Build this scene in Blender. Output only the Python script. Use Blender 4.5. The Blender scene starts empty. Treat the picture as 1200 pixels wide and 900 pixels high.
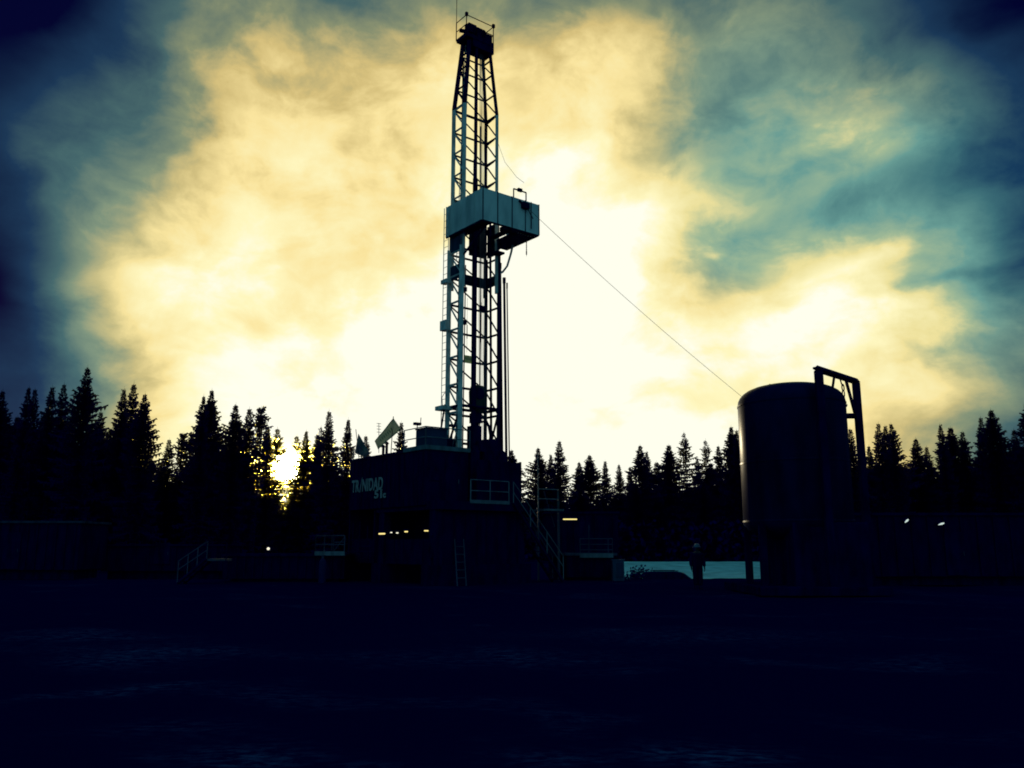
import bpy, bmesh, math, random
from mathutils import Vector, Matrix, Euler
R = random.Random(7)
sc = bpy.context.scene
COL = sc.collection
rad = math.radians

# ------------------------------------------------------------------ camera
F = 1000.0                      # focal length in photograph pixels (1200 wide)
PITCH = rad(10.8)
EYE = Vector((0, 0, 1.7))
cam = bpy.data.cameras.new('camera'); camo = bpy.data.objects.new('camera', cam); COL.objects.link(camo)
cam.sensor_width = 36; cam.lens = 36 * F / 1200; cam.clip_end = 6000; cam.clip_start = 0.1
camo.location = EYE; camo.rotation_euler = (math.pi / 2 + PITCH, 0, 0)
sc.camera = camo
cT, sT = math.cos(PITCH), math.sin(PITCH)
def ray(px, py):
    a, b = (px - 600) / F, (450 - py) / F
    return Vector((a, cT - b * sT, sT + b * cT))
def at(px, py, Y):              # world point seen at that spot of the photo, Y metres away
    d = ray(px, py); return EYE + d * (Y / d.y)
def az_el(px, py):
    d = ray(px, py).normalized()
    return math.atan2(d.x, d.y) * 1000, math.asin(d.z) * 1000

# ------------------------------------------------------------------ materials
def new_mat(name):
    m = bpy.data.materials.new(name); m.use_nodes = True
    nt = m.node_tree; nt.nodes.clear()
    return m, nt
def paint(name, col, rough=0.6, metal=0.0, vary=0.35, scale=3.0, spec=0.2, bump=0.0, dirt=None):
    m, nt = new_mat(name); n, l = nt.nodes, nt.links
    o = n.new('ShaderNodeOutputMaterial'); b = n.new('ShaderNodeBsdfPrincipled')
    b.inputs['Roughness'].default_value = rough; b.inputs['Metallic'].default_value = metal
    b.inputs['Specular IOR Level'].default_value = spec
    tc = n.new('ShaderNodeTexCoord'); mp = n.new('ShaderNodeMapping'); mp.inputs['Scale'].default_value = (1, 1, 0.35)
    ns = n.new('ShaderNodeTexNoise'); ns.inputs['Scale'].default_value = scale; ns.inputs['Detail'].default_value = 6
    l.new(tc.outputs['Object'], mp.inputs['Vector']); l.new(mp.outputs[0], ns.inputs['Vector'])
    cr = n.new('ShaderNodeValToRGB')
    lo = tuple(c * (1 - vary) for c in col) if dirt is None else dirt
    cr.color_ramp.elements[0].position = 0.32; cr.color_ramp.elements[0].color = (*lo, 1)
    cr.color_ramp.elements[1].position = 0.62; cr.color_ramp.elements[1].color = (*[min(1, c * (1 + vary * .3)) for c in col], 1)
    l.new(ns.outputs['Fac'], cr.inputs[0]); l.new(cr.outputs[0], b.inputs['Base Color'])
    if bump:
        bp = n.new('ShaderNodeBump'); bp.inputs['Strength'].default_value = bump
        l.new(ns.outputs['Fac'], bp.inputs['Height']); l.new(bp.outputs[0], b.inputs['Normal'])
    l.new(b.outputs[0], o.inputs[0]); return m
def glow(name, col, s):
    m, nt = new_mat(name); o = nt.nodes.new('ShaderNodeOutputMaterial'); e = nt.nodes.new('ShaderNodeEmission')
    e.inputs[0].default_value = (*col, 1); e.inputs[1].default_value = s; nt.links.new(e.outputs[0], o.inputs[0]); return m
M = dict(
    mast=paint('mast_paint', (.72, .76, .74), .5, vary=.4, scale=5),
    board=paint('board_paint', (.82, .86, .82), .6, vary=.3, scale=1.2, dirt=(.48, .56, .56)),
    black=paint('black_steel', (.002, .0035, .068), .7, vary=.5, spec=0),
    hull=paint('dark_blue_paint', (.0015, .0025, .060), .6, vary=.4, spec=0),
    deck=paint('deck_paint', (.12, .19, .24), .7, vary=.4, spec=.1),
    rail=paint('galvanised_rail', (.17, .20, .26), .6, vary=.5, scale=2, spec=.05),
    dimrail=paint('dull_rail', (.05, .075, .15), .6, vary=.5, scale=2, spec=.1),
    pale=paint('pale_lettering', (.42, .42, .44), .6, vary=.4, scale=9, spec=.1),
    panel=paint('wind_panel_paint', (.02, .05, .11), .7, vary=.5, spec=0),
    navy=paint('navy_box', (.02, .05, .13), .6, vary=.3, spec=.1),
    blue=paint('blue_enamel', (.006, .015, .13), .5, vary=.4, spec=.1),
    door=paint('pale_blue_door', (.03, .09, .2), .6, vary=.4, spec=.1),
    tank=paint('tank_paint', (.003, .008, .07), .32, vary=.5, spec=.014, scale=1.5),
    wire=paint('wire_rope', (.02, .03, .07), .6, spec=.05),
    block=paint('yellow_block', (.045, .055, .06), .6, vary=.5, spec=.05),
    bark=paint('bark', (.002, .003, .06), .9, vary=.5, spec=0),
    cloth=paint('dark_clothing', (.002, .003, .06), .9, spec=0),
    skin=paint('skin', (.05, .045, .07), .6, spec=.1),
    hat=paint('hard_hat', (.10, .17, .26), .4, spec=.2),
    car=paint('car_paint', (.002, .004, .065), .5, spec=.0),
    glass=paint('car_glass', (.05, .12, .2), .25, spec=.5, vary=.1),
    tyre=paint('tyre', (.002, .002, .03), .9, spec=0),
    tube=glow('fluorescent_tube', (1.0, .80, .28), 1.2),
    tube_white=glow('white_lamp', (1.0, .95, .72), 1.1),
    lamp_cool=glow('cool_lamp', (.62, .76, .70), 1.0),
)
# flags: thin cloth lets light through
def flag_mat(name, c1, c2):
    m, nt = new_mat(name); n, l = nt.nodes, nt.links
    o = n.new('ShaderNodeOutputMaterial'); d = n.new('ShaderNodeBsdfDiffuse'); t = n.new('ShaderNodeBsdfTranslucent'); mx = n.new('ShaderNodeMixShader')
    ns = n.new('ShaderNodeTexNoise'); ns.inputs['Scale'].default_value = 2.5; cr = n.new('ShaderNodeValToRGB')
    cr.color_ramp.elements[0].position = .35; cr.color_ramp.elements[0].color = (*c1, 1)
    cr.color_ramp.elements[1].position = .65; cr.color_ramp.elements[1].color = (*c2, 1)
    tc = n.new('ShaderNodeTexCoord'); l.new(tc.outputs['Object'], ns.inputs['Vector'])
    l.new(ns.outputs['Fac'], cr.inputs[0]); l.new(cr.outputs[0], d.inputs[0]); l.new(cr.outputs[0], t.inputs[0])
    mx.inputs[0].default_value = .7; l.new(d.outputs[0], mx.inputs[1]); l.new(t.outputs[0], mx.inputs[2]); l.new(mx.outputs[0], o.inputs[0]); return m
M['flag_pale'] = flag_mat('pale_flag', (.42, .55, .40), (.55, .66, .48))
M['flag_green'] = flag_mat('flag_print', (.12, .30, .22), (.16, .36, .26))
M['flag_dark'] = flag_mat('dark_flag', (.02, .06, .18), (.08, .18, .22))
M['flag_white'] = flag_mat('flag_stripe', (.2, .32, .36), (.3, .4, .4))
# needles: dark, with a little light let through around the sun
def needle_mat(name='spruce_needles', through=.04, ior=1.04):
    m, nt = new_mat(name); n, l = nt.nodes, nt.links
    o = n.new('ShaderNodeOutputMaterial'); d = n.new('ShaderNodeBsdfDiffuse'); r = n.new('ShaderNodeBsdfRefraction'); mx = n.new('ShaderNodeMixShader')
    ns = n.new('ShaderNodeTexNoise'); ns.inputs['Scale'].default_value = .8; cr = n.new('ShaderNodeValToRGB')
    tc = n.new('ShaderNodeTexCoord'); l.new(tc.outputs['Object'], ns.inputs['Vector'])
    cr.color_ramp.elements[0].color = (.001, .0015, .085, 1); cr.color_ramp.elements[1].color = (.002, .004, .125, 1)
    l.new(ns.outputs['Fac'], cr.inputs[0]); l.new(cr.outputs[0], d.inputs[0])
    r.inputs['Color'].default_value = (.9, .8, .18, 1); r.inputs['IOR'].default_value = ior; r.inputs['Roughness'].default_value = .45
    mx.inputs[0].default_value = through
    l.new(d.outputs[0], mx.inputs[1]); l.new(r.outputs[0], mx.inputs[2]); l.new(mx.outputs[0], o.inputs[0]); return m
M['needles'] = needle_mat(); M['sun_glow_needles'] = needle_mat('glare_needles', .24, 1.11)  # second copy passes more yellow: sun's glare put into needles of trees beside it

# ------------------------------------------------------------------ builders
class MB:
    def __init__(s): s.v = []; s.f = []
    def add(s, vs, fs):
        k = len(s.v); s.v += [Vector(q) for q in vs]; s.f += [tuple(i + k for i in f) for f in fs]
    def box(s, c, size, ax=None):
        c = Vector(c); X, Y, Z = ax or (Vector((1, 0, 0)), Vector((0, 1, 0)), Vector((0, 0, 1)))
        a, b, h = size[0] / 2, size[1] / 2, size[2] / 2
        vs = [c + X * a * i + Y * b * j + Z * h * k for k in (-1, 1) for j in (-1, 1) for i in (-1, 1)]
        s.add(vs, [(0, 2, 3, 1), (4, 5, 7, 6), (0, 1, 5, 4), (2, 6, 7, 3), (0, 4, 6, 2), (1, 3, 7, 5)])
    def bar(s, p, q, w, n=6, w2=None, cap=True):
        p, q = Vector(p), Vector(q); d = (q - p)
        if d.length < 1e-6: return
        d.normalize(); a = d.orthogonal().normalized() if abs(d.z) < .99 else Vector((1, 0, 0)); a = (a - d * a.dot(d)).normalized(); b = d.cross(a)
        w2 = w if w2 is None else w2
        vs = [];
        for P, ww in ((p, w), (q, w2)):
            for i in range(n):
                t = 2 * math.pi * (i + .5) / n; vs.append(P + (a * math.cos(t) + b * math.sin(t)) * ww / 2)
        fs = [(i, (i + 1) % n, n + (i + 1) % n, n + i) for i in range(n)]
        if cap: fs += [tuple(range(n - 1, -1, -1)), tuple(range(n, 2 * n))]
        s.add(vs, fs)
    def path(s, pts, w, n=6):
        pts = [Vector(p) for p in pts]; vs = []; k = len(pts); a = None
        for i, p in enumerate(pts):
            d = (pts[min(i + 1, k - 1)] - pts[max(i - 1, 0)]).normalized()
            if a is None: a = d.orthogonal().normalized()
            a = (a - d * a.dot(d)).normalized(); b = d.cross(a)
            for j in range(n):
                t = 2 * math.pi * j / n; vs.append(p + (a * math.cos(t) + b * math.sin(t)) * w / 2)
        fs = [(i * n + j, i * n + (j + 1) % n, (i + 1) * n + (j + 1) % n, (i + 1) * n + j) for i in range(k - 1) for j in range(n)]
        fs += [tuple(range(n - 1, -1, -1)), tuple(range((k - 1) * n, k * n))]
        s.add(vs, fs)
    def lathe(s, c, prof, n=40):
        c = Vector(c); vs = []
        for r, z in prof:
            for i in range(n):
                t = 2 * math.pi * i / n; vs.append(c + Vector((r * math.cos(t), r * math.sin(t), z)))
        k = len(prof)
        fs = [(i * n + j, i * n + (j + 1) % n, (i + 1) * n + (j + 1) % n, (i + 1) * n + j) for i in range(k - 1) for j in range(n)]
        fs += [tuple(range(n - 1, -1, -1)), tuple(range((k - 1) * n, k * n))]
        s.add(vs, fs)
    def disc(s, c, axis, r, w, n=24):
        axis = Vector(axis).normalized(); c = Vector(c); s.bar(c - axis * w / 2, c + axis * w / 2, 2 * r, n)
    def prism(s, outline, origin, X, Y, N, depth):
        k = len(outline); vs = []
        for d in (-depth / 2, depth / 2): vs += [origin + X * a + Y * b + N * d for a, b in outline]
        s.add(vs, [tuple(range(k - 1, -1, -1)), tuple(range(k, 2 * k))] + [(i, (i + 1) % k, k + (i + 1) % k, k + i) for i in range(k)])
    def build(s, name, mat, parent=None, smooth=False, bevel=0):
        off = root_loc(parent) if parent else Vector((0, 0, 0))
        me = bpy.data.meshes.new(name); me.from_pydata([tuple(v - off) for v in s.v], [], s.f); me.update()
        if smooth:
            for p in me.polygons: p.use_smooth = True
        me.materials.append(mat)
        o = bpy.data.objects.new(name, me); COL.objects.link(o); o.parent = parent
        if bevel:
            b = o.modifiers.new('bevel', 'BEVEL'); b.width = bevel; b.segments = 2; b.limit_method = 'ANGLE'
        if smooth:
            try:
                e = o.modifiers.new('split', 'EDGE_SPLIT'); e.split_angle = rad(40)
            except Exception: pass
        return o
def root_loc(o):
    loc = Vector((0, 0, 0))
    while o: loc += o.location; o = o.parent
    return loc
def thing(name, label, cat, loc=(0, 0, 0), group=None):
    o = bpy.data.objects.new(name, None); COL.objects.link(o); o.location = loc; o.empty_display_size = .3
    o['label'] = label; o['category'] = cat
    if group: o['group'] = group
    return o
def tag(o, label, cat, group=None):
    o['label'] = label; o['category'] = cat
    if group: o['group'] = group
    return o
def struct(o): o['kind'] = 'structure'; return o
UP = Vector((0, 0, 1))

# ------------------------------------------------------------------ ground
def sm(a, b, t):
    t = max(0, min(1, (t - a) / (b - a))); return t * t * (3 - 2 * t)
def gz(y):
    return -1.7 * sm(46, 62, y) + 1.45 * sm(86, 116, y)
def hash2(x, y):
    return math.sin(x * .9 + math.sin(y * .7) * 2) * .5 + math.sin(x * 2.3 + y * 1.7) * .25 + math.sin(y * 3.1 - x * 1.3) * .25
def build_ground():
    xs = [-3000, -900, -400, -200, -120]; x = -80.0
    while x <= 80: xs.append(x); x += 1.0
    xs += [120, 200, 400, 900, 3000]
    ys = [-600, -100, -30, -8]; y = -2.0
    while y < 45: ys.append(y); y += .5
    while y < 125: ys.append(y); y += 2
    ys += [150, 200, 300, 600, 1200, 4000]
    vs = []
    for y in ys:
        for x in xs:
            bump = .05 * hash2(x * 1.1, y * 1.3) if -80 <= x <= 80 and 2 < y < 40 else 0
            vs.append(Vector((x, y, gz(y) + bump - (.02 if y < 40 else 0))))
    n = len(xs)
    m = MB(); m.add(vs, [(j * n + i, j * n + i + 1, (j + 1) * n + i + 1, (j + 1) * n + i) for j in range(len(ys) - 1) for i in range(n - 1)])
    mat, nt = new_mat('rutted_mud'); N, l = nt.nodes, nt.links
    o = N.new('ShaderNodeOutputMaterial'); b = N.new('ShaderNodeBsdfPrincipled'); b.inputs['Roughness'].default_value = .95; b.inputs['Specular IOR Level'].default_value = .0
    tc = N.new('ShaderNodeTexCoord'); mp = N.new('ShaderNodeMapping'); mp.inputs['Scale'].default_value = (.16, .20, 1); mp.inputs['Location'].default_value = (3.3, 1.2, 0)
    n1 = N.new('ShaderNodeTexNoise'); n1.inputs['Scale'].default_value = 1.7; n1.inputs['Detail'].default_value = 4; n1.inputs['Distortion'].default_value = .8
    mp2 = N.new('ShaderNodeMapping'); mp2.inputs['Scale'].default_value = (1.0, 2.2, 1); mp2.inputs['Rotation'].default_value = (0, 0, .15)
    n2 = N.new('ShaderNodeTexNoise'); n2.inputs['Scale'].default_value = 4.2; n2.inputs['Detail'].default_value = 10; n2.inputs['Roughness'].default_value = .72
    l.new(tc.outputs['Object'], mp.inputs[0]); l.new(mp.outputs[0], n1.inputs[0]); l.new(tc.outputs['Object'], mp2.inputs[0]); l.new(mp2.outputs[0], n2.inputs[0])
    c1 = N.new('ShaderNodeValToRGB'); c1.color_ramp.elements[0].position = .56; c1.color_ramp.elements[1].position = .72
    c2 = N.new('ShaderNodeValToRGB'); c2.color_ramp.elements[0].position = .45; c2.color_ramp.elements[1].position = .75
    l.new(n1.outputs['Fac'], c1.inputs[0]); l.new(n2.outputs['Fac'], c2.inputs[0])
    mu = N.new('ShaderNodeMath'); mu.operation = 'MULTIPLY'
    acc = None
    sx_ = N.new('ShaderNodeSeparateXYZ'); l.new(tc.outputs['Object'], sx_.inputs[0])
    wv_ = N.new('ShaderNodeVectorMath'); wv_.operation = 'MULTIPLY_ADD'; l.new(n1.outputs['Color'], wv_.inputs[0]); wv_.inputs[1].default_value = (2.6, 3.2, 0); wv_.inputs[2].default_value = (-1.3, -1.6, 0)
    wp = N.new('ShaderNodeVectorMath'); wp.operation = 'ADD'; l.new(tc.outputs['Object'], wp.inputs[0]); l.new(wv_.outputs[0], wp.inputs[1])
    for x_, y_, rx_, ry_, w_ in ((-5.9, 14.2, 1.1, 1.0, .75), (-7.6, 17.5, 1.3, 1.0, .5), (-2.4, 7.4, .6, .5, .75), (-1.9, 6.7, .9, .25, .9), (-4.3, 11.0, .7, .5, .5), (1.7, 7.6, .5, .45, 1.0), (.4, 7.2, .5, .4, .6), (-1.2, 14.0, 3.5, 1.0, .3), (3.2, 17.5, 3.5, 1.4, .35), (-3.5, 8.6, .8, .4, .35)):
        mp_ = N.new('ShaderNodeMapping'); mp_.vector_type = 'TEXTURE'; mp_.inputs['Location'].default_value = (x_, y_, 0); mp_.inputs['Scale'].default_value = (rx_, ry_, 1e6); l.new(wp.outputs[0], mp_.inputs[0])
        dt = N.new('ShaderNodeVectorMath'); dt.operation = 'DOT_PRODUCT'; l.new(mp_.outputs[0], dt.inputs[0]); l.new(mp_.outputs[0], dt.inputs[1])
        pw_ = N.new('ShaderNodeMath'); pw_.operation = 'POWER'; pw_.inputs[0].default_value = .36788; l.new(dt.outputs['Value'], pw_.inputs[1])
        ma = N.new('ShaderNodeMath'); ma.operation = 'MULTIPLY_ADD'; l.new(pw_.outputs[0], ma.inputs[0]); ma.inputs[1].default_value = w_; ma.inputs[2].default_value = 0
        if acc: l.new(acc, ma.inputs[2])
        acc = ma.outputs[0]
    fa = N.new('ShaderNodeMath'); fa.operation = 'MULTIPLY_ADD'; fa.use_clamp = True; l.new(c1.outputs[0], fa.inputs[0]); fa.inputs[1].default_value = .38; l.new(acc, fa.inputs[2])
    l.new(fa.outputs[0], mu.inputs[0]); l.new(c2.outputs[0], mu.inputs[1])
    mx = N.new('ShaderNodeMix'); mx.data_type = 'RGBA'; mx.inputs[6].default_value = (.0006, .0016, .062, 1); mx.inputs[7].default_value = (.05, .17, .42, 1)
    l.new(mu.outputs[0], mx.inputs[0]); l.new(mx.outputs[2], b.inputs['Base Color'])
    bp = N.new('ShaderNodeBump'); bp.inputs['Strength'].default_value = .4; bp.inputs['Distance'].default_value = .08; l.new(n2.outputs['Fac'], bp.inputs['Height']); l.new(bp.outputs[0], b.inputs['Normal'])
    l.new(b.outputs[0], o.inputs[0])
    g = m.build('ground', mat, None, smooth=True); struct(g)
build_ground()
def build_snow():
    m = MB(); nx, ny = 40, 16; vs = []
    y0, y1 = 91, 114.5
    for j in range(ny + 1):
        y = y0 + (y1 - y0) * j / ny
        for i in range(nx + 1):
            x = 7 + (34 - 7) * i / nx
            yy = y + (.8 * math.sin(x * .9) + .5 * math.sin(x * 2.7)) * (1 if 0 < j < ny else .5)
            vs.append(Vector((x, yy, gz(yy) + .05)))
    m.add(vs, [(j * (nx + 1) + i, j * (nx + 1) + i + 1, (j + 1) * (nx + 1) + i + 1, (j + 1) * (nx + 1) + i) for j in range(ny) for i in range(nx)])
    o = m.build('snow_field', paint('snow', (.58, .90, .84), .9, vary=.25, scale=.5, spec=0), None, smooth=True); struct(o)
build_snow()

# ------------------------------------------------------------------ rig frame
U = Vector((.79, .613, 0)).normalized(); V = Vector((U.y, -U.x, 0))
O = Vector((-1.94, 42, 0)); AX = (U, V, UP)
def W(u, v, z): return O + U * u + V * v + UP * z
Z_FLOOR, Z_JOIN, Z_KINK, Z_CROWN = 3.75, 15.0, 24.4, 27.95
def half(z, low):
    if low: return 2.32 / 2, 1.12 / 2
    if z <= Z_KINK: return 2.10 / 2, 1.0 / 2
    t = (z - Z_KINK) / (Z_CROWN + .3 - Z_KINK); return (2.10 + (1.34 - 2.10) * t) / 2, (1.0 + (.62 - 1.0) * t) / 2
SG = {'A': (-1, -1), 'B': (-1, 1), 'D': (1, -1), 'E': (1, 1)}
def leg(k, z, low=False):
    a, b = half(z, low); return W(SG[k][0] * a, SG[k][1] * b, z)

mast = thing('drilling_mast', 'tall teal lattice drilling mast with dark crown rising above the trees', 'drilling mast', W(0, 0, Z_FLOOR))
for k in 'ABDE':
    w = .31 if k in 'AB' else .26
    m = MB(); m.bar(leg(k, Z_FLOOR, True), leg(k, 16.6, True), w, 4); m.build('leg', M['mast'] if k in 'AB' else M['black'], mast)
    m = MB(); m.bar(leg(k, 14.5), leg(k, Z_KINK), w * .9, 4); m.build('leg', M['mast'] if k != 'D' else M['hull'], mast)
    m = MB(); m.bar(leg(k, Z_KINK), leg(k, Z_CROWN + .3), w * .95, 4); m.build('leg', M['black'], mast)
def face(k1, k2, zs, low, mat, hw, dw, gusset=False):
    m = MB()
    for i, z in enumerate(zs):
        m.bar(leg(k1, z, low), leg(k2, z, low), hw, 4)
        if i + 1 < len(zs): m.bar(leg(k1, zs[i + 1], low), leg(k2, z, low), dw, 4)
        if gusset:
            p = leg(k1, z, low); q = leg(k2, z, low); m.bar(p - UP * .04, p + (q - p) * .75 - UP * .05, .26, 4, .08)
    m.build('lattice_bracing', mat, mast)
zl = [Z_FLOOR + .2 + 1.4 * i for i in range(9)] + [16.4]
zu = [16.9 + 1.25 * i for i in range(7)]
zt = [24.45, 25.6, 26.75, 27.6]
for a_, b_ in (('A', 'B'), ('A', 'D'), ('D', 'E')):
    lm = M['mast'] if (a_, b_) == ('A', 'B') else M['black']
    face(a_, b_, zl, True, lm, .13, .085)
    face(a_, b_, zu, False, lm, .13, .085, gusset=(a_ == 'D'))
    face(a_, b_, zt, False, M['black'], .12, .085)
# heavy cross girts low on the mast
m = MB()
for k1, k2 in (('A', 'B'), ('B', 'E'), ('D', 'E'), ('A', 'D')): m.bar(leg(k1, 8.45, True), leg(k2, 8.45, True), .16, 4)
m.bar(leg('E', 8.3, True), leg('D', 5.6, True), .11, 4); m.bar(leg('B', 8.3, True), leg('A', 6.4, True), .11, 4)
m.build('cross_girt', M['black'], mast)
# telescoping ram
m = MB(); m.bar(W(-.22, .34, Z_FLOOR), W(-.22, .34, 20.5), .27, 12); m.bar(W(-.22, .34, 20.5), W(-.22, .34, Z_CROWN), .19, 12); m.build('hydraulic_ram', M['black'], mast, True)
for u_, v_, z_, w_, mt in ((-.62, -.5, 27.5, .09, 'black'), (.3, -.5, 22.0, .10, 'black'), (1.02, .2, 19.0, .13, 'black'), (-1.02, .0, 20.0, .10, 'mast'), (.72, -.42, 24.0, .07, 'rail'), (-.3, -.46, 16.0, .06, 'black')):
    m = MB(); m.bar(W(u_, v_, Z_FLOOR), W(u_ * .85, v_ * .9, z_), w_, 7); m.build('service_line', M[mt], mast)
# wind panels low in the mast
def wall(name, p, q, z0, z1, mat, parent, th=.05, ribs=0, ribmat=None):
    p, q = Vector(p), Vector(q); d = (q - p); L = d.length; d.normalize(); n = d.cross(UP)
    m = MB(); c = (p + q) / 2; m.box((c.x, c.y, (z0 + z1) / 2), (L, th, z1 - z0), (d, n, UP)); o = m.build(name, mat, parent)
    if ribs:
        for i in range(ribs + 1):
            r = p + d * (L * (i + .02 * (i % 3)) / ribs); m = MB(); m.box((r.x, r.y, (z0 + z1) / 2), (.045, th + .05, z1 - z0 + .03), (d, n, UP)); m.build('rib', ribmat or mat, o)
    return o
for k1, k2, z0, z1, t0 in (('A', 'D', 16.65, 18.6, .52), ('D', 'E', 16.65, 18.4, .1), ('A', 'B', 16.45, 18.0, 0), ('A', 'D', 15.0, 15.55, .35), ('D', 'E', 15.0, 15.55, 0), ('A', 'B', 14.95, 15.7, 0)):
    p, q = leg(k1, 16, True), leg(k2, 16, True); p = p + (q - p) * t0
    wall('wind_panel', p, q, z0, z1, M['panel'], mast, .04)
# crown
def railing(pts, zf, h, mat, parent, w=.05, name='railing', mid=1, kick=0, kmat=None, step=1.3):
    m = MB(); pts = [Vector((p[0], p[1], 0)) for p in pts]
    for p, q in zip(pts, pts[1:]):
        for j in range(mid + 1): 
            z = zf + h * (j + 1) / (mid + 1); m.bar(p + UP * z, q + UP * z, w, 5)
        n = max(1, round((q - p).length / step))
        for i in range(n + 1):
            c = p + (q - p) * i / n; m.bar(c + UP * zf, c + UP * (zf + h), w * 1.15, 5)
    o = m.build(name, mat, parent)
    if kick:
        m = MB()
        for p, q in zip(pts, pts[1:]):
            d = (q - p).normalized(); c = (p + q) / 2; m.box((c.x, c.y, zf + .0), ((q - p).length + .06, .05, kick), (d, d.cross(UP), UP))
        m.build('toe_board', kmat or mat, o)
    return o
CU = -.12
m = MB(); m.box(W(CU + .03, 0, 28.5), (1.75, .95, .22), AX); m.box(W(CU + .30, .02, 28.3), (1.36, .86, .66), AX); m.box(W(CU + .45, .05, 28.85), (.95, .62, .5), AX)
m.build('crown_platform', M['black'], mast)
m = MB()
for i in range(5): m.disc(W(-.36 + i * .17, 0, 29.0), U, .42, .07)
m.bar(W(-.5, 0, 29.0), W(.6, 0, 29.0), .16, 10); m.disc(W(.55, .1, 28.95), U, .28, .1); m.box(W(-.45, .1, 29.1), (.5, .4, .5), AX); m.bar(W(-.9, -.3, 29.1), W(-.4, 0, 29.0), .22, 6); m.build('crown_sheave', M['black'], mast)
ru0, ru1, rv = CU - .86, CU + .92, .48
railing([W(ru1, -rv, 0), W(ru1, rv, 0), W(ru0, rv, 0), W(ru0, -rv, 0)], 28.5, 1.08, M['black'], mast, .05, step=2)
m = MB(); m.bar(W(ru0, -rv, 28.5), W(ru0, -rv, 32.8), .035, 5); m.build('antenna', M['black'], mast)
for q in (ru0, ru1):
    m = MB(); m.box(W(q, rv, 29.62), (.14, .12, .2), AX); m.build('beacon', M['black'], mast)
# ladders
def ladder(p0, p1, side, w, mat, parent, rung=.3, rw=.03, sw=.05, name='ladder'):
    p0, p1 = Vector(p0), Vector(p1); s = Vector(side).normalized() * w / 2; m = MB()
    m.bar(p0 - s, p1 - s, sw, 4); m.bar(p0 + s, p1 + s, sw, 4)
    n = int((p1 - p0).length / rung)
    for i in range(1, n): c = p0 + (p1 - p0) * i / n; m.bar(c - s, c + s, rw, 4)
    return m.build(name, mat, parent)
ladder(W(-1.42, -.5, Z_FLOOR + .8), W(-1.42, -.5, 18.9), V, .42, M['mast'], mast, .35)
ladder(W(-.95, -.05, 16), W(-.55, -.05, 28.3), V, .36, M['mast'], mast, .4)
for z, sz in ((12.6, (.32, .5, .5)), (14.9, (.3, .5, .2)), (8.4, (.6, .7, .2))):
    m = MB(); m.box(W(-1.4, -.5, z), sz, AX); m.build('ladder_rest', M['mast'], mast)
m = MB(); m.bar(W(-1.85, -.4, 6.0), W(-1.35, -.5, 8.6), .1, 5); m.build('ladder_prop', M['black'], mast)
m = MB(); m.path([W(-1.62, -.3, 8.5), W(-1.66, -.3, 8.9), W(-1.5, -.3, 9.15), W(-1.36, -.3, 9.0)], .04, 5); m.build('ladder_hoop', M['rail'], mast)
# small junction boxes along the near left leg
for z in (7.2, 9.6, 11.2, 12.9, 13.9, 15.6):
    m = MB(); m.box(W(-1.0, .18, z), (.12, .14, .8), AX); m.build('cable_box', M['black'], mast)
for z in (12.6, 14.3):
    m = MB(); m.box(W(-1.0, .62, z), (.16, .16, .22), AX); m.build('clamp', M['black'], mast)

# drilling lines: thin ropes from the crown
ropes = thing('wire_rope_lines', 'pale thin wire ropes running down inside the lattice mast', 'wire rope', W(.6, 0, Z_FLOOR))
for i, du in enumerate((.46, .55, .64, .73, .82)):
    m = MB(); m.bar(W(.15 + .06 * i, .1, 28.7), W(du + .05, .05, Z_FLOOR + .6), .028, 4); m.build('rope', M['rail'], ropes)
for i in range(3):
    m = MB(); m.bar(W(.2 + .05 * i, .1, 28.7), W(.25 + .09 * i, .05, 9.6), .022, 4); m.build('rope', M['wire'], ropes)
# travelling block and swivel
tb = thing('travelling_block', 'dark yellowish travelling block hanging low inside the mast', 'travelling block', W(.12, .15, 7))
m = MB(); prof = [(-.34, -.6), (-.22, -.78), (.22, -.78), (.34, -.6), (.38, .3), (.25, .62), (-.25, .62), (-.38, .3)]
m.prism(prof, W(.15, .12, 9.0), U, UP, V, .4); m.build('block_body', M['block'], tb, bevel=.03)
m = MB(); m.disc(W(.15, .12, 9.2), V, .3, .46); m.build('sheave', M['black'], tb)
m = MB(); m.box(W(.02, .2, 7.95), (.5, .4, .5), AX); m.bar(W(.05, .2, 8.3), W(.05, .2, 4.2), .28, 10); m.box(W(-.05, .2, 7.0), (.55, .5, 1.1), AX); m.bar(W(.35, .2, 7.6), W(.35, .2, 5.8), .07, 6); m.build('swivel', M['black'], tb, bevel=.03)
m = MB(); hp = [W(.2, .3, 7.75), W(.55, .3, 7.85), W(.75, .3, 7.6), W(.85, .3, 7.15), W(.8, .3, 6.6), W(.95, .3, 6.0), W(.9, .3, 5.0)]; m.path(hp, .12, 8); m.build('rotary_hose', M['black'], tb, True)
# hung hand line sheave with yellow tag
hl = thing('hand_line_hoist', 'small hoist hook with pale yellow tag hanging inside mast', 'hoist', W(-.3, .45, 10))
m = MB(); m.bar(W(-.62, .3, 14), W(-.62, .3, 11.2), .02, 4); m.bar(W(-.62, .3, 12.6), W(-.62, .3, 11.9), .05, 6); m.build('line', M['wire'], hl)
m = MB(); m.box(W(-.55, .3, 10.85), (.4, .04, .38), AX); m.build('tag_plate', M['flag_pale'], hl)
hb = thing('hook_line', 'thin line with short dark weight hanging beside the far leg', 'hook', W(.4, .1, 12))
m = MB(); m.bar(W(.4, .1, 14), W(.4, .1, 10), .02, 4); m.bar(W(.33, .1, 13.4), W(.33, .1, 11.9), .09, 6); m.box(W(.45, .1, 13.7), (.35, .1, .25), AX); m.build('weight', M['black'], hb)

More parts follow.
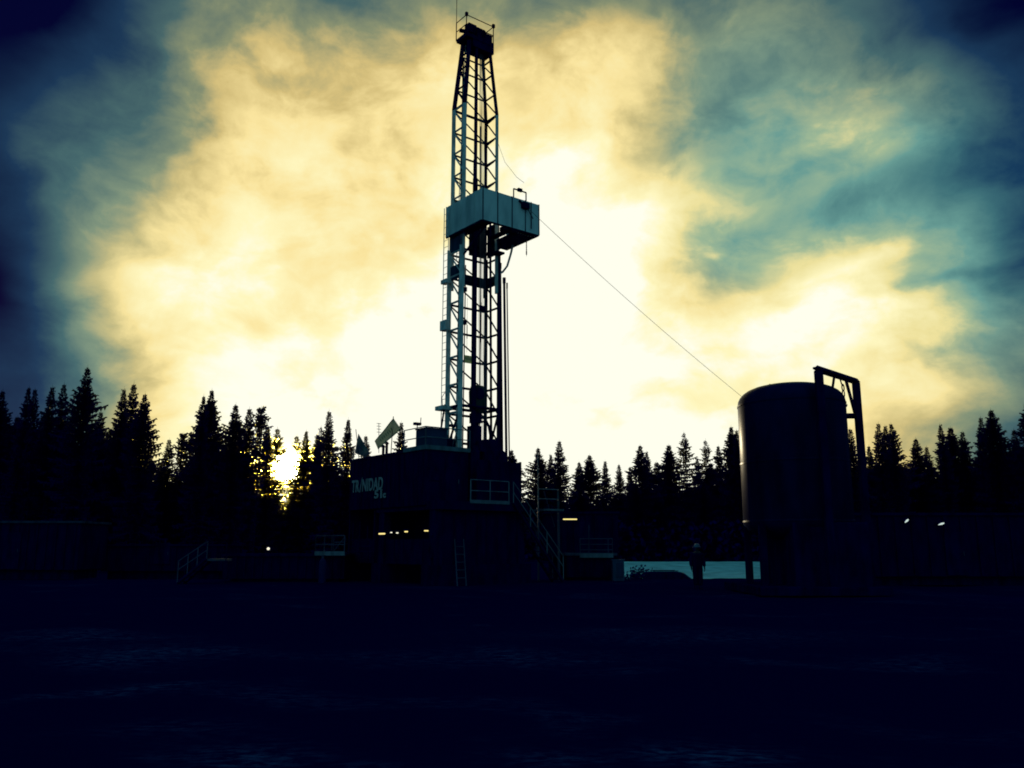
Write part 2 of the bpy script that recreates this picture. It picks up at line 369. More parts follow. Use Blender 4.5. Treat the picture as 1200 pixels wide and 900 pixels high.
# ------------------------------------------------------------------ racking board
bu0, bu1, bv0, bv1 = -1.32, 2.2, -.62, 2.5
zb0 = at(568, 257, 39.2).z; zb1 = at(568, 220, 39.2).z
rb = thing('racking_board', 'teal walled racking board platform jutting from the mast', 'racking board', W(0, .5, zb0))
wall('wind_wall', W(bu0, bv0, 0), W(bu0, bv1, 0), zb0, zb1, M['board'], rb, .05, 5, M['board'])
wall('wind_wall', W(bu0, bv1 + .03, 0), W(bu1, bv1 + .03, 0), zb0, zb1, M['board'], rb, .05, 4, M['panel'])
wall('wind_wall', W(bu1, bv1, 0), W(bu1, -.1, 0), zb0, zb1, M['board'], rb, .05, 3, M['board'])
m = MB()
m.box(W(bu0 + .35, (bv0 + bv1) / 2, zb0 + .06), (.7, bv1 - bv0 - .1, .08), AX)
m.box(W(1.65, bv1 - .2, zb0 + .05), (1.05, .35, .08), AX); m.box(W(1.55, -.05, zb0 + .02), (1.3, .25, .1), AX)
m.build('walkway', M['black'], rb)
for i in range(8):
    m = MB(); m.box(W(1.02 + .16 * i, 1.05, zb0 + .02), (.05, 2.1, .07), AX); m.build('finger', M['black'], rb)
m = MB(); m.box(W(.55, 1.55, zb0 - .02), (.35, 1.5, .08), AX); m.box(W(.75, 1.9, zb0 + .1), (.9, .3, .2), AX); m.build('diving_board', M['black'], rb)
m = MB()
for p, q in (((bu0, bv0), (bu0, bv1)), ((bu0, bv1), (bu1, bv1)), ((bu1, bv1), (bu1, -.1)), ((bu1, -.1), (.95, -.1))): m.bar(W(*p, zb0 - .02), W(*q, zb0 - .02), .13, 4)
m.bar(W(bu0 + .5, 2.2, zb0), W(-1.15, .56, 16.0), .12, 5); m.build('frame', M['black'], rb)
m = MB(); m.path([W(2.05, .6, zb0), W(1.95, .55, zb0 - .5), W(1.75, .5, zb0 - 1.2), W(1.5, .45, zb0 - 1.55), W(1.1, .5, zb0 - 1.8)], .12, 6); m.build('strut', M['mast'], rb)
gz0 = zb1
m = MB(); a, b = W(.62, bv1, gz0), W(1.42, bv1, gz0); t = UP * .48
for p, q in ((a, a + t), (b, b + t), (a + t, b + t)): m.bar(p, q, .09, 4)
m.box((a + b) / 2 + t + UP * .03, (.25, .12, .16), AX); m.build('gate_frame', M['black'], rb)
m = MB(); m.box(W(1.25, bv1 + .16, zb1 - .32), (.42, .2, .3), AX); m.bar(W(.9, bv1 + .1, zb1 - .1), W(1.2, bv1 + .12, zb1 - .32), .12, 6); m.bar(W(1.68, bv1 + .1, zb1), W(1.68, bv1 + .1, zb0 + .2), .05, 5); m.bar(W(1.35, bv1 + .2, zb1 - .45), W(1.75, bv1 + .15, zb1 - .9), .05, 5)
m.build('descender', M['black'], rb)
m = MB()
for i in range(12): m.disc(W(1.6, bv1 - .2, zb0 - .1 - .09 * i), U if i % 2 else V, .035, .02, 8)
m.bar(W(1.6, bv1 - .2, zb0), W(1.6, bv1 - .2, zb0 - 1.2), .02, 4); m.build('chain', M['black'], rb)
for u_, v_, dz, ln in ((1.1, 2.3, .1, .5), (2.0, 1.8, .1, .7), (.75, 1.6, .1, .6)):
    m = MB(); m.bar(W(u_, v_, zb0), W(u_, v_, zb0 - ln), .03, 5); m.bar(W(u_, v_, zb0 - ln), W(u_, v_, zb0 - ln - .16), .07, 6); m.build('hanging_line', M['black'], rb)
m = MB(); m.box(W(.95, .75, zb0 - .75), (.5, .5, .1), AX); m.bar(W(.95, .75, zb0 - .75), W(.95, .75, zb0), .09, 5); m.bar(W(.75, .55, zb0 - .75), W(1.2, .95, zb0 - .35), .06, 5); m.build('lower_step', M['black'], rb)
# racked drill pipe
for i, (u, v, w, zt_) in enumerate(((1.46, .1, .16, 16.4), (1.50, .24, .11, 16.0), (1.66, .36, .14, 15.2), (1.74, .50, .07, 14.9))):
    lab = ['thick dark drill pipe stand nearest the mast leg, longest of its row', 'slim drill pipe stand just right of the thickest one', 'drill pipe stand second from the outer right of its row', 'outermost right and thinnest of the racked drill pipe stands'][i]
    m = MB(); m.bar(W(u + .12, v + .1, Z_FLOOR + .05), W(u, v, zt_), w, 8); m.bar(W(u, v, zt_), W(u, v, zt_ + .3), w * 1.3, 8)
    tag(m.build('drill_pipe', M['black']), lab, 'drill pipe', 'drill pipe racked beside the mast')
# escape line
S_ = W(1.3, bv1 + .2, zb1 - .4); G_ = Vector((27.5, 50, gz(50) + .3)); pts = []
for i in range(41):
    t = i / 40; pts.append(S_ + (G_ - S_) * t - UP * 4 * 1.1 * t * (1 - t))
m = MB(); m.path(pts, .021, 5); el = m.build('escape_line', M['wire']); tag(el, 'long thin escape cable sagging from the racking board towards the tank', 'cable')
m = MB(); m.path([leg('E', 23.0), W(1.2, 1.0, 21.6), W(1.2, 2.0, 20.4), W(1.25, 2.55, 19.9)], .02, 4); tag(m.build('tag_line', M['wire']), 'faint thin line slanting from upper mast leg to the racking board', 'line')

# ------------------------------------------------------------------ substructure and rig floor
fu0, fu1, fv0, fv1 = -3.3, 1.9, -3.6, 2.0
sub = thing('rig_substructure', 'dark steel substructure carrying the rig floor under the mast', 'substructure', W(-.7, -.8, 0))
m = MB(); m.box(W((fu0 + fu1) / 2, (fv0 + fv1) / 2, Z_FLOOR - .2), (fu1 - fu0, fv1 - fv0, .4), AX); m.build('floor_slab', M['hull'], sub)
m = MB()
for v in (fv0 + .5, fv1 - .5): m.box(W((fu0 + fu1) / 2, v, .45), (fu1 - fu0 + .4, .9, .9), AX)
m.build('base_box', M['hull'], sub)
for u in (fu0 + .25, -.7, fu1 - .25):
    for v in (fv0 + .5, fv1 - .5):
        m = MB(); m.box(W(u, v, 2.1), (.4, .5, 2.5), AX); m.build('column', M['black'], sub)
wall('skirt_panel', W(fu0 + .5, fv1 - .35, 0), W(fu1 - .4, fv1 - .35, 0), .9, 3.3, M['hull'], sub, .06, 7)
wall('skirt_panel', W(fu0 + .2, -6.3, 0), W(fu0 + .2, fv1 - .6, 0), .9, 2.05, M['hull'], sub, .06, 9)
wall('skirt_panel', W(-1.0, -6.3, 0), W(-1.0, fv1 - .6, 0), 0, 3.7, M['hull'], sub, .06, 9)
wall('skirt_panel', W(fu0, -6.35, 0), W(-1.0, -6.35, 0), 0, 3.6, M['hull'], sub, .06, 4)
wall('skirt_panel', W(fu0, fv0 - .1, 0), W(fu1, fv0 - .1, 0), 0, 3.55, M['hull'], sub, .06, 6)
wall('wind_wall', W(-.95, 1.75, 0), W(1.6, 1.75, 0), Z_FLOOR, 5.7, M['hull'], sub, .06, 4)
wall('wind_wall', W(1.65, 1.7, 0), W(1.65, -2.2, 0), Z_FLOOR, 5.75, M['hull'], sub, .06, 5)
railing([W(-1.5, fv1, 0), W(.72, fv1, 0)], Z_FLOOR, 1.0, M['rail'], sub, .05, kick=.16, kmat=M['rail'])
m = MB()
for z in (1.2, 2.2): m.bar(W(fu0, fv1 - .5, z), W(fu1, fv1 - .5, z + 1), .16, 4)
m.build('cross_brace', M['black'], sub)
ladder(W(-2.25, fv1 + .45, .0), W(-2.25, fv1 + .2, 2.05), U, .48, M['dimrail'], sub, .3, .045, .07, 'access_ladder')
# floor machinery
dw = thing('drawworks', 'dark drawworks machinery on the rig floor behind the mast', 'drawworks', W(.5, -1.6, Z_FLOOR))
m = MB(); m.box(W(.4, -1.7, 4.6), (2.0, 1.4, 1.7), AX); m.build('housing', M['black'], dw, bevel=.08)
m = MB(); m.bar(W(-.3, -.9, 5.0), W(1.1, -.9, 5.0), .9, 18); m.disc(W(-.3, -.9, 5.0), U, .62, .08); m.disc(W(1.1, -.9, 5.0), U, .62, .08); m.build('drum', M['black'], dw)
m = MB(); m.bar(W(1.2, -1.3, 5.4), W(1.2, -1.3, 6.3), .1, 6); m.disc(W(1.2, -1.3, 6.3), V, .16, .1); m.build('brake_handle', M['black'], dw)
tg = thing('power_tong', 'dark hanging power tong machine at the foot of the mast', 'tong', W(.6, .7, Z_FLOOR))
m = MB(); m.box(W(.45, .8, 5.9), (.95, .6, .9), AX); m.prism([(-.6, -.2), (.4, -.35), (.7, .1), (.3, .5), (-.5, .4)], W(.35, .8, 6.4), U, UP, V, .5); m.build('jaw', M['black'], tg, bevel=.05)
m = MB(); m.bar(W(.75, .8, 6.2), W(1.05, .7, 7.1), .12, 6); m.bar(W(1.05, .7, 7.1), W(1.05, .7, 7.5), .08, 6); m.bar(W(.6, .8, 6.0), W(1.35, .6, 5.6), .1, 6); m.box(W(1.12, .6, 6.3), (.18, .2, .4), AX); m.bar(W(1.0, .6, 6.35), W(1.5, .6, 6.25), .06, 5); m.build('arm', M['black'], tg)
m = MB(); m.box(W(.1, .8, 4.8), (.9, .7, 2.0), AX); m.build('pedestal', M['black'], tg, bevel=.04)
for k, (u, v, h, lab) in enumerate(((.85, 1.2, 6.05, 'dark upright standpipe valve at right foot of mast'), (-.62, .95, 6.25, 'dark control console standing left of the ram on the floor'))):
    t_ = thing(['valve_stand', 'driller_console'][k], lab, ['valve', 'console'][k], W(u, v, Z_FLOOR))
    m = MB(); m.box(W(u, v, (Z_FLOOR + h) / 2), (.5, .4, h - Z_FLOOR), AX); m.build('body', M['black'], t_, bevel=.05)
    m = MB(); m.disc(W(u + .1, v, h + .1), V, .16, .06); m.bar(W(u, v, h - .1), W(u + .1, v, h + .12), .06, 6); m.build('hand_wheel', M['black'], t_)
# stairs
def stairs(name, label, p_top, p_bot, side, wdt, mat, rmat, n=12, h=1.0, newel=True, group=None):
    p_top, p_bot = Vector(p_top), Vector(p_bot); s = Vector(side).normalized() * wdt / 2
    t = thing(name, label, 'stairs', p_bot, group)
    for sg in (-1, 1):
        m = MB(); m.bar(p_top + s * sg, p_bot + s * sg, .16, 4); m.build('stringer', mat, t)
        m = MB(); q0, q1 = p_top + s * sg * 1.02, p_bot + s * sg * 1.02
        for k in (.5, 1): m.bar(q0 + UP * h * k, q1 + UP * (h * k + .25), .05, 5)
        for i in range(4): c = q0 + (q1 - q0) * i / 3; m.bar(c, c + UP * (h + .08 * i), .05, 5)
        m.build('handrail', rmat if sg == 1 else M['dimrail'], t)
    run = (p_bot - p_top); hd = Vector((run.x, run.y, 0)).normalized()
    for i in range(n):
        c = p_top + run * (i + .5) / n; m = MB(); m.box(c, (.24, wdt - .05, .04), (hd, hd.cross(UP), UP)); m.build('tread', mat, t)
    return t
stairs('steel_stairs', 'long steep steel stairs with thin handrails down from the rig floor', W(.95, fv1 - .35, Z_FLOOR), W(4.05, fv1 - .35, 0.0), V, .8, M['black'], M['rail'], 14)
# doghouse
du0, du1, dv0, dv1 = -3.4, -1.0, -6.35, 1.08
DZ0, DZ1 = 3.55, 6.1
dh = thing('doghouse', 'dark doghouse cabin with pale TRINIDAD 51c lettering on its side', 'doghouse cabin', W((du0 + du1) / 2, (dv0 + dv1) / 2, DZ0))
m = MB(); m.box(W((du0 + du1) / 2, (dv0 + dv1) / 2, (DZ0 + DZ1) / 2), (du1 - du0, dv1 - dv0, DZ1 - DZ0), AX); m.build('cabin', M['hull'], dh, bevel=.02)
m = MB(); m.box(W((du0 + du1) / 2, (dv0 + dv1) / 2, DZ1 + .05), (du1 - du0 + .1, dv1 - dv0 + .1, .1), AX); m.build('roof', M['black'], dh)
m = MB()
i = 0; v = dv0 + .1
while v < dv1: m.box(W(du0 - .015, v, (DZ0 + DZ1) / 2), (.03, .04, DZ1 - DZ0 - .1), AX); v += .42
m.build('wall_corrugation', M['hull'], dh)
m = MB(); m.box(W(-1.9, dv1 + .02, 4.6), (.85, .05, 1.9), AX); d_ = m.build('door', M['black'], dh); m = MB(); m.bar(W(-1.6, dv1 + .08, 4.6), W(-1.6, dv1 + .08, 4.8), .03, 6); m.build('handle', M['rail'], d_)
m = MB(); m.box(W(-2.9, dv1 + .02, 5.0), (.6, .04, .6), AX); m.build('window', M['black'], dh)
ZR = DZ1 + .11
railing([W(du0 - .03, dv1 - 1.9, 0), W(du0 - .03, dv1 + .03, 0), W(du1 + .05, dv1 + .03, 0)], ZR, .95, M['rail'], dh, .05, 'roof_railing', kick=.2, kmat=M['deck'], step=1.9)
m = MB(); m.bar(W(du0 - .05, dv0 + .4, ZR + .45), W(du0 - .05, dv0 + 1.4, ZR + .45), .06, 5); m.bar(W(du0 - .05, dv0 + .4, ZR - .1), W(du0 - .05, dv0 + .4, ZR + .45), .06, 5); m.build('roof_bracket', M['rail'], dh)
# lettering on the long side (runs along V, read from outside, left to right = +V)
def text_mesh(body, size, origin, X, Y, N, mat, parent, shear=0, bold=.02, sx=1.0, name='lettering', flip=None):
    cu = bpy.data.curves.new(name, 'FONT'); cu.body = body; cu.size = size; cu.offset = bold; cu.extrude = .008; cu.shear = shear; cu.space_character = 1.06
    to = bpy.data.objects.new(name, cu); COL.objects.link(to)
    bpy.context.view_layer.update(); dg = bpy.context.evaluated_depsgraph_get()
    me = bpy.data.meshes.new_from_object(to.evaluated_get(dg)); bpy.data.objects.remove(to)
    off = root_loc(parent)
    for v in me.vertices:
        v.co = origin + X * v.co.x * sx + Y * v.co.y + N * v.co.z - off
    me.materials.clear(); me.materials.append(mat)
    o = bpy.data.objects.new(name, me); COL.objects.link(o); o.parent = parent; return o
def side_v(px):                  # v on the long doghouse wall under photo column px
    d = ray(px, 570); best = None
    for k in range(800):
        v = dv0 - .5 + k * .01; p = W(du0, v, 4.8); cd = p.y * cT + (p.z - 1.7) * sT
        e = abs(600 + F * p.x / cd - px)
        if best is None or e < best[0]: best = (e, v)
    return best[1]
NV = -U
v0, v1 = side_v(413.5), side_v(449.5)
def z_on(px, py):
    v = side_v(px); p = W(du0, v, 0); return at(px, py, p.y).z
zt0 = z_on(432, 575)
hgt = z_on(432, 561) - zt0
ORG = W(du0 - .045, 0, 0)
L1 = v1 - v0
# TR / NIDAD with a slanted stroke for the I
def letters(body, va, vb, zb, h, shear=0.0, bold=.02):
    o = text_mesh(body, h / .70, ORG + V * va + UP * zb, V, UP, NV, M['pale'], dh, shear, bold)
    vs = [(Vector(v.co) + root_loc(dh) - ORG).dot(V) for v in o.data.vertices]; lo, hi = min(vs), max(vs)
    for vv in o.data.vertices:
        p = Vector(vv.co) + root_loc(dh); c = (p - ORG).dot(V); vv.co = p + V * (va + (c - lo) / (hi - lo) * (vb - va) - c) - root_loc(dh)
letters('TR', v0, v0 + L1 * .24, zt0, hgt, .05)
letters('NIDAD', v0 + L1 * .345, v1, zt0, hgt, .05)
m = MB(); a = ORG + V * (v0 + L1 * .255) + UP * (zt0 - .05); b = ORG + V * (v0 + L1 * .33) + UP * (zt0 + hgt * 1.12)
m.prism([(0, 0), (.07, 0), ((b - a).dot(V) + .035, hgt * 1.25), ((b - a).dot(V), hgt * 1.25)], a, V, UP, NV, .016); m.build('lettering', M['pale'], dh)
zz = z_on(445, 583.5)
letters('51', side_v(440), side_v(449), zz, (z_on(445, 574) - zz), .0)
letters('c', side_v(450), side_v(453.5), zz, (z_on(445, 576.5) - zz) * 1.0, .0)
# roof things
rbx = thing('roof_cabinet', 'dark blue box cabinet standing on doghouse roof by the railing', 'cabinet', W(-2.9, .3, ZR))
m = MB(); q = [W(du0 + .1, .35, ZR), W(du0 + .1, .85, ZR)]
m.box(W(du0 + .72, .42, ZR + .45), (1.15, .95, .9), AX); m.build('body', M['navy'], rbx, bevel=.02)
m = MB(); m.box(W(du0 + .72, .42, ZR + .93), (1.22, 1.0, .05), AX); m.build('lid', M['navy'], rbx)
fl = thing('roof_floodlight', 'small floodlight on a short pole beside the roof cabinet', 'floodlight', W(du0 + .15, .0, ZR))
p = at(489, 498, W(du0 + .2, .0, 0).y)
m = MB(); m.bar((p.x, p.y, ZR), (p.x, p.y, p.z), .05, 6); m.build('pole', M['black'], fl)
m = MB(); m.box(p + Vector((0, 0, .05)), (.34, .2, .12), AX); m.bar(p + Vector((.15, 0, 0)), p + Vector((.17, 0, .35)), .04, 5); m.build('lamp_head', M['black'], fl)
p = at(530, 500, W(-2.2, .0, 0).y)
f2 = thing('roof_floodlight', 'small floodlight on a pole between the two left mast legs', 'floodlight', (p.x, p.y, ZR))
m = MB(); m.bar((p.x, p.y, ZR), p, .05, 6); m.build('pole', M['black'], f2); m = MB(); m.box(p + UP * .05, (.3, .2, .12), AX); m.build('lamp_head', M['black'], f2)
hv = thing('heater_unit', 'dark heater unit on the doghouse roof behind the railing', 'heater', W(-1.7, .1, ZR))
m = MB(); m.box(W(-1.75, .0, ZR + .3), (1.1, .6, .6), AX); m.build('body', M['black'], hv, bevel=.06)
m = MB(); m.bar(W(-1.6, .0, ZR + .6), W(-1.6, .0, ZR + .8), .3, 10); m.bar(W(-1.5, .3, ZR), W(-1.2, .3, ZR + .9), .05, 5); m.build('flue', M['rail'], hv)
# flags
def cloth_patch(c00, c10, c11, c01, nu=14, nv=8, amp=.06, t0=(0, 1), s0=(0, 1), lift=0):
    m = MB(); vs = []
    for j in range(nv + 1):
        for i in range(nu + 1):
            s = s0[0] + (s0[1] - s0[0]) * i / nu; t = t0[0] + (t0[1] - t0[0]) * j / nv
            p = (c00 * (1 - s) + c10 * s) * (1 - t) + (c01 * (1 - s) + c11 * s) * t
            vs.append(p + Vector((.1, -1, 0)) * (amp * math.sin(s * 9 + t * 2) + lift))
    m.add(vs, [(j * (nu + 1) + i, j * (nu + 1) + i + 1, (j + 1) * (nu + 1) + i + 1, (j + 1) * (nu + 1) + i) for j in range(nv) for i in range(nu)])
    return m
Yf = W(du0, -2.4, 0).y
ff = thing('roof_flag', 'pale green flag flying from pole on doghouse roof', 'flag', at(459, 531, Yf), 'flags on the doghouse roof')
m = MB(); m.bar(at(458, 533, Yf), at(461, 488, Yf), .045, 6); m.build('pole', M['black'], ff)
C = [at(461, 490, Yf - .05), at(439, 517, Yf - .05), at(443, 526.5, Yf - .05), at(470, 503, Yf - .05)]
fc = cloth_patch(*C).build('cloth', M['flag_pale'], ff, True)
cloth_patch(*C, t0=(.0, .09), lift=.01).build('hem', M['flag_green'], fc, True); cloth_patch(*C, t0=(.91, 1), lift=.01).build('hem', M['flag_green'], fc, True)
# faint printed strokes on the cloth
for k in range(7): cloth_patch(*C, nu=2, nv=2, t0=(.34, .62), s0=(.25 + .085 * k, .29 + .085 * k), lift=.012).build('print', M['flag_green'], fc)
Yf2 = W(du0, -4.3, 0).y
f3 = thing('roof_flag', 'dark blue drooping flag on tilted pole at left roof corner', 'flag', at(421, 538, Yf2), 'flags on the doghouse roof')
m = MB(); m.bar(at(421, 540, Yf2), at(417, 503, Yf2), .035, 6); m.build('pole', M['black'], f3)
C = [at(420, 508, Yf2), at(433, 530, Yf2), at(428, 536, Yf2), at(416, 531, Yf2)]
fc = cloth_patch(*C, amp=.1).build('cloth', M['flag_dark'], f3, True); cloth_patch(*C, amp=.1, t0=(.1, .45), s0=(.25, .75), lift=.012).build('stripe', M['flag_white'], fc, True)
p0, p1 = at(444, 531, Yf), at(444, 496, Yf); an = thing('roof_aerial', 'thin aerial mast with short rungs between the two flags', 'aerial', p0)
m = MB(); m.bar(p0, p1, .03, 5); [m.bar(p0 + (p1 - p0) * t + U * -.12, p0 + (p1 - p0) * t + U * .12, .025, 4) for t in (.7, .8, .9, .99)]; m.build('mast_rod', M['rail'], an)
for px, hgt_, k in ((453, 12, 0), (449, 8, 1)):
    p = at(px, 532, Yf + 1); t_ = thing('roof_vent', ['short dark vent pipe with cap on roof right of the aerial', 'stubby dark vent pipe with cap beneath the pale flag'][k], 'vent', p)
    m = MB(); m.bar(p - UP * .1, p + UP * hgt_ * .042, .14, 8); m.build('pipe', M['black'], t_); m = MB(); m.bar(p + UP * hgt_ * .042, p + UP * (hgt_ * .042 + .12), .26, 8, .1); m.build('cap', M['black'], t_)

# ------------------------------------------------------------------ lamps
def tube_lamp(px, py, w, Y, mat, label, dirv=Vector((1, 0, 0)), th=.06, group=None):
    p = at(px, py, Y); t = thing('fluorescent_lamp', label, 'lamp', p, group); L = w * Y / F
    m = MB(); m.bar(p - dirv * L / 2, p + dirv * L / 2, th, 8); m.build('tube', mat, t)
    m = MB(); m.box(p + UP * (th * .5 + .05), (L + .06, .16, .07), (dirv, Vector((-dirv.y, dirv.x, 0)), UP)); m.build('housing', M['black'], t)
G_L = 'lamps under the doghouse'
SX = (V + Vector((.3, 0, 0))).normalized()
tube_lamp(447.5, 625.5, 13, 41.8, M['tube'], 'longest pale yellow tube lamp under the doghouse, leftmost of the row', V, .075, G_L)
tube_lamp(458.5, 624, 3, 41, M['tube_white'], 'tiny lamp just right of the longest tube under doghouse', V, .05, G_L)
tube_lamp(465.5, 624.5, 3.2, 40.5, M['tube_white'], 'short lit lamp in the middle of the under doghouse row', V, .06, G_L)
tube_lamp(476, 623, 5.5, 40.2, M['tube'], 'second longest lit lamp under the doghouse', V, .065, G_L)
tube_lamp(499.5, 622, 5, 39.6, M['tube'], 'lit lamp beneath the doghouse corner', U, .06, G_L)
tube_lamp(506.5, 620, 1.6, 39.6, M['tube_white'], 'tiny light spot right of the doghouse corner lamp', U, .045, G_L)
tube_lamp(511, 620, 1.5, 39.6, M['tube_white'], 'rightmost tiny light spot under the rig floor', U, .04, G_L)

# ------------------------------------------------------------------ right hand side of the rig
pl = thing('stair_landing', 'railed steel landing on tall legs right of the long stairs', 'landing', at(642, 688, 44))
Y = 44; a = at(631, 596, Y); b = at(655, 597, Y + .6); zf = a.z
back = Vector((0, 1.1, 0))
m = MB(); c = (a + b) / 2 + back / 2; d = (b - a); d.z = 0; L = d.length; d.normalize(); m.box((c.x, c.y, zf - .05), (L, 1.1, .1), (d, d.cross(UP), UP)); m.build('deck', M['rail'], pl)
railing([a + back, a, b, b + back], zf, 1.0, M['rail'], pl, .05, step=2)
for q in (a, b, a + back, b + back):
    m = MB(); m.bar((q.x, q.y, 0), (q.x, q.y, zf - .1), .1, 4); m.build('leg', M['dimrail'], pl)
m = MB(); m.bar((a.x, a.y - .05, zf - .2), at(630, 530, Y - .05), .06, 6); m.build('lamp_pole', M['rail'], pl)
m = MB(); m.bar((a.x + .3, a.y + .5, zf + .9), (b.x - .2, b.y + .5, zf - .9), .05, 5); m.build('stair_rail', M['dimrail'], pl)
# pump house trailer
def building(name, label, px0, px1, ytop, Y, depth, mat, base=0.0, roofmat=None, cat='building', ribs=8, z1=None, kick=None, doors=1, roofn='roof'):
    a, b = at(px0, ytop, Y), at(px1, ytop, Y); h = z1 or a.z; g = gz(Y)
    t = thing(name, label, cat, ((a.x + b.x) / 2, Y + depth / 2, g))
    m = MB(); m.box(((a.x + b.x) / 2, Y + depth / 2, (g + base + h) / 2), (b.x - a.x, depth, h - base - g))
    for i in range(ribs): m.box((a.x + (b.x - a.x) * (i + .5) / ribs, Y - .03, (g + base + h) / 2), (.08, .08, h - base - g - .1))
    m.build('wall', mat, t)
    m = MB(); m.box(((a.x + b.x) / 2, Y + depth / 2, h + .06), (b.x - a.x + .2, depth + .2, .12)); m.build(roofn, roofmat or mat, t)
    m = MB()
    m.box(((a.x + b.x) / 2, Y + depth / 2, g + base / 2 + .001), (b.x - a.x - .6, depth - .6, max(.12, base))); m.build('skid', M['black'], t)
    for k in range(doors):
        x = a.x + (b.x - a.x) * (k + .6) / doors / 1.2
        m = MB(); m.box((x, Y - .05, g + base + 1.0), (.9, .05, min(1.9, h - base - g - .2))); dr = m.build('door', M['black'], t)
        m = MB(); m.bar((x + .35, Y - .1, g + base + .9), (x + .35, Y - .1, g + base + 1.1), .03, 5); m.build('handle', M['dimrail'], dr)
    return t
building('mud_tank', 'dark ribbed mud tank below the low railed walkway right of stairs', 664, 721, 651, 45, 5, M['hull'], .15, M['dimrail'], 'tank', 9, doors=0)
wk = thing('walkway_railing', 'low railed walkway edge on the mud tank right of stairs', 'railing', at(699, 650, 44.8))
a, b = at(680, 651, 44.8), at(718, 651, 44.8)
railing([a, b, b + Vector((0, 2, 0))], a.z, .85, M['dimrail'], wk, .045, mid=2, kick=.22, kmat=M['rail'], step=2)
m = MB(); m.bar(at(690, 615, 44.9), at(690, 650, 44.9), .06, 5); m.build('post', M['dimrail'], wk)
building('pump_house', 'dark pump house behind the railing with lit tube over its front', 640, 724, 602, 48, 5, M['hull'], 1.2, M['black'], 'pump house', 8)
tube_lamp(668, 608.5, 16, 47.6, M['tube'], 'bright yellow tube lamp on the pump house right of stairs', Vector((1, .05, 0)).normalized(), .07)
lk = thing('storage_locker', 'pale blue upright storage locker at right end of mud tank', 'locker', at(725, 683, 44))
a, b = at(718.5, 682, 44), at(731.5, 657, 44)
m = MB(); m.box(((a.x + b.x) / 2, 44.3, (gz(44) + b.z) / 2), (b.x - a.x, .5, b.z - gz(44))); m.build('body', M['door'], lk, bevel=.02)
m = MB(); m.box(((a.x + b.x) / 2 + .06, 44.03, .3 + (b.z) / 2 - .25), (.32, .04, .7)); m.build('door', M['navy'], lk)
m = MB(); m.box(((a.x + b.x) / 2, 44.3, b.z + .03), (b.x - a.x + .06, .58, .06)); m.build('lid', M['door'], lk)

# ------------------------------------------------------------------ left hand side of the rig
building('mud_tank', 'long dark mud tank under the railed deck left of the doghouse', 262, 404, 652, 43, 4, M['hull'], .15, M['black'], 'tank', 14, doors=0)
ld = thing('deck_railing', 'pale railed deck corner left of and below the doghouse', 'railing', at(387, 650, 42.6))
a, b = at(369.5, 648.5, 42.6), at(403.5, 647.5, 42.2)
railing([a + Vector((0, 2, 0)), a, a + (b - a) * .56, a + (b - a) * .62, b], a.z, .85, M['dimrail'], ld, .05, kick=.2, kmat=M['rail'], step=4)
m = MB(); m.bar(a + (b - a) * .65 + UP * .1, b + UP * .75, .04, 4); m.bar(a + (b - a) * .65 + UP * .5, b + UP * .5, .04, 4); m.build('chain_gate', M['dimrail'], ld)
cy = thing('gas_bottle', 'blue upright gas bottle below the railed left deck', 'gas bottle', at(377, 690, 41))
p = at(377, 690, 41); p.z = 0
m = MB(); m.lathe(p, [(.15, .02), (.17, .06), (.17, .95), (.14, 1.08), (.06, 1.16)], 16); m.build('bottle', M['blue'], cy, True)
m = MB(); m.lathe(p, [(.06, 1.16), (.06, 1.26), (.08, 1.27), (.08, 1.32)], 10); m.build('valve', M['dimrail'], cy)
# dull pipework left below the doghouse
pw = thing('manifold_rack', 'dull pipe manifold rack between left deck and doghouse lamps', 'pipe rack', at(425, 650, 41.5))
for px in (413, 421, 430):
    m = MB(); m.bar(at(px, 648, 41.5), at(px + 1, 615 + R.uniform(-6, 6), 41.5), .05, 5); m.build('post', M['hull'], pw)
for py in (633, 641, 647):
    m = MB(); m.bar(at(411, py, 41.5), at(436, py - 1, 41.3), .06, 5); m.build('pipe', M['hull'], pw)
building('camp_trailer', 'long dark camp trailer with faint pale roof edge at left edge', -60, 95, 613, 46, 3.2, M['hull'], .5, M['panel'], 'trailer', 14)
building('generator_house', 'dark generator house behind the small steps left of rig', 120, 262, 640, 50, 3.5, M['hull'], .6, M['black'], 'generator house', 9)
ps = at(230, 685, 41); ps.z = 0
t_ = stairs('entry_steps', 'small dim steps with handrail in the dark left of rig', (ps.x + .55, 41, 1.15), (ps.x - .75, 41, 0), (0, 1, 0), .8, M['black'], M['hull'], 5, .8)
m = MB(); m.box((ps.x + 1.0, 41, 1.1), (.95, .8, .1)); m.build('landing', M['dimrail'], t_)
m = MB(); [m.bar((ps.x + .55, 40.6, z), (ps.x + 1.45, 40.6, z), .035, 5) for z in (1.5, 1.9)]; m.bar((ps.x + 1.45, 40.6, 0), (ps.x + 1.45, 40.6, 1.9), .05, 5); m.bar((ps.x + 1.45, 41.4, 0), (ps.x + 1.45, 41.4, 1.1), .05, 5); m.build('landing_rail', M['hull'], t_)
p = at(315, 643, 47); yl = thing('yard_light', 'tiny white yard light glowing in the dark below sun', 'yard light', (p.x, p.y, gz(47)))
m = MB(); m.bar((p.x, p.y, gz(47)), p, .08, 6); m.build('pole', M['black'], yl); m = MB(); m.disc(p + Vector((0, -.1, 0)), (0, 1, 0), .075, .06, 12); m.build('lamp_lens', M['tube_white'], yl); m = MB(); m.box(p, (.24, .12, .24)); m.build('lamp_head', M['black'], yl)

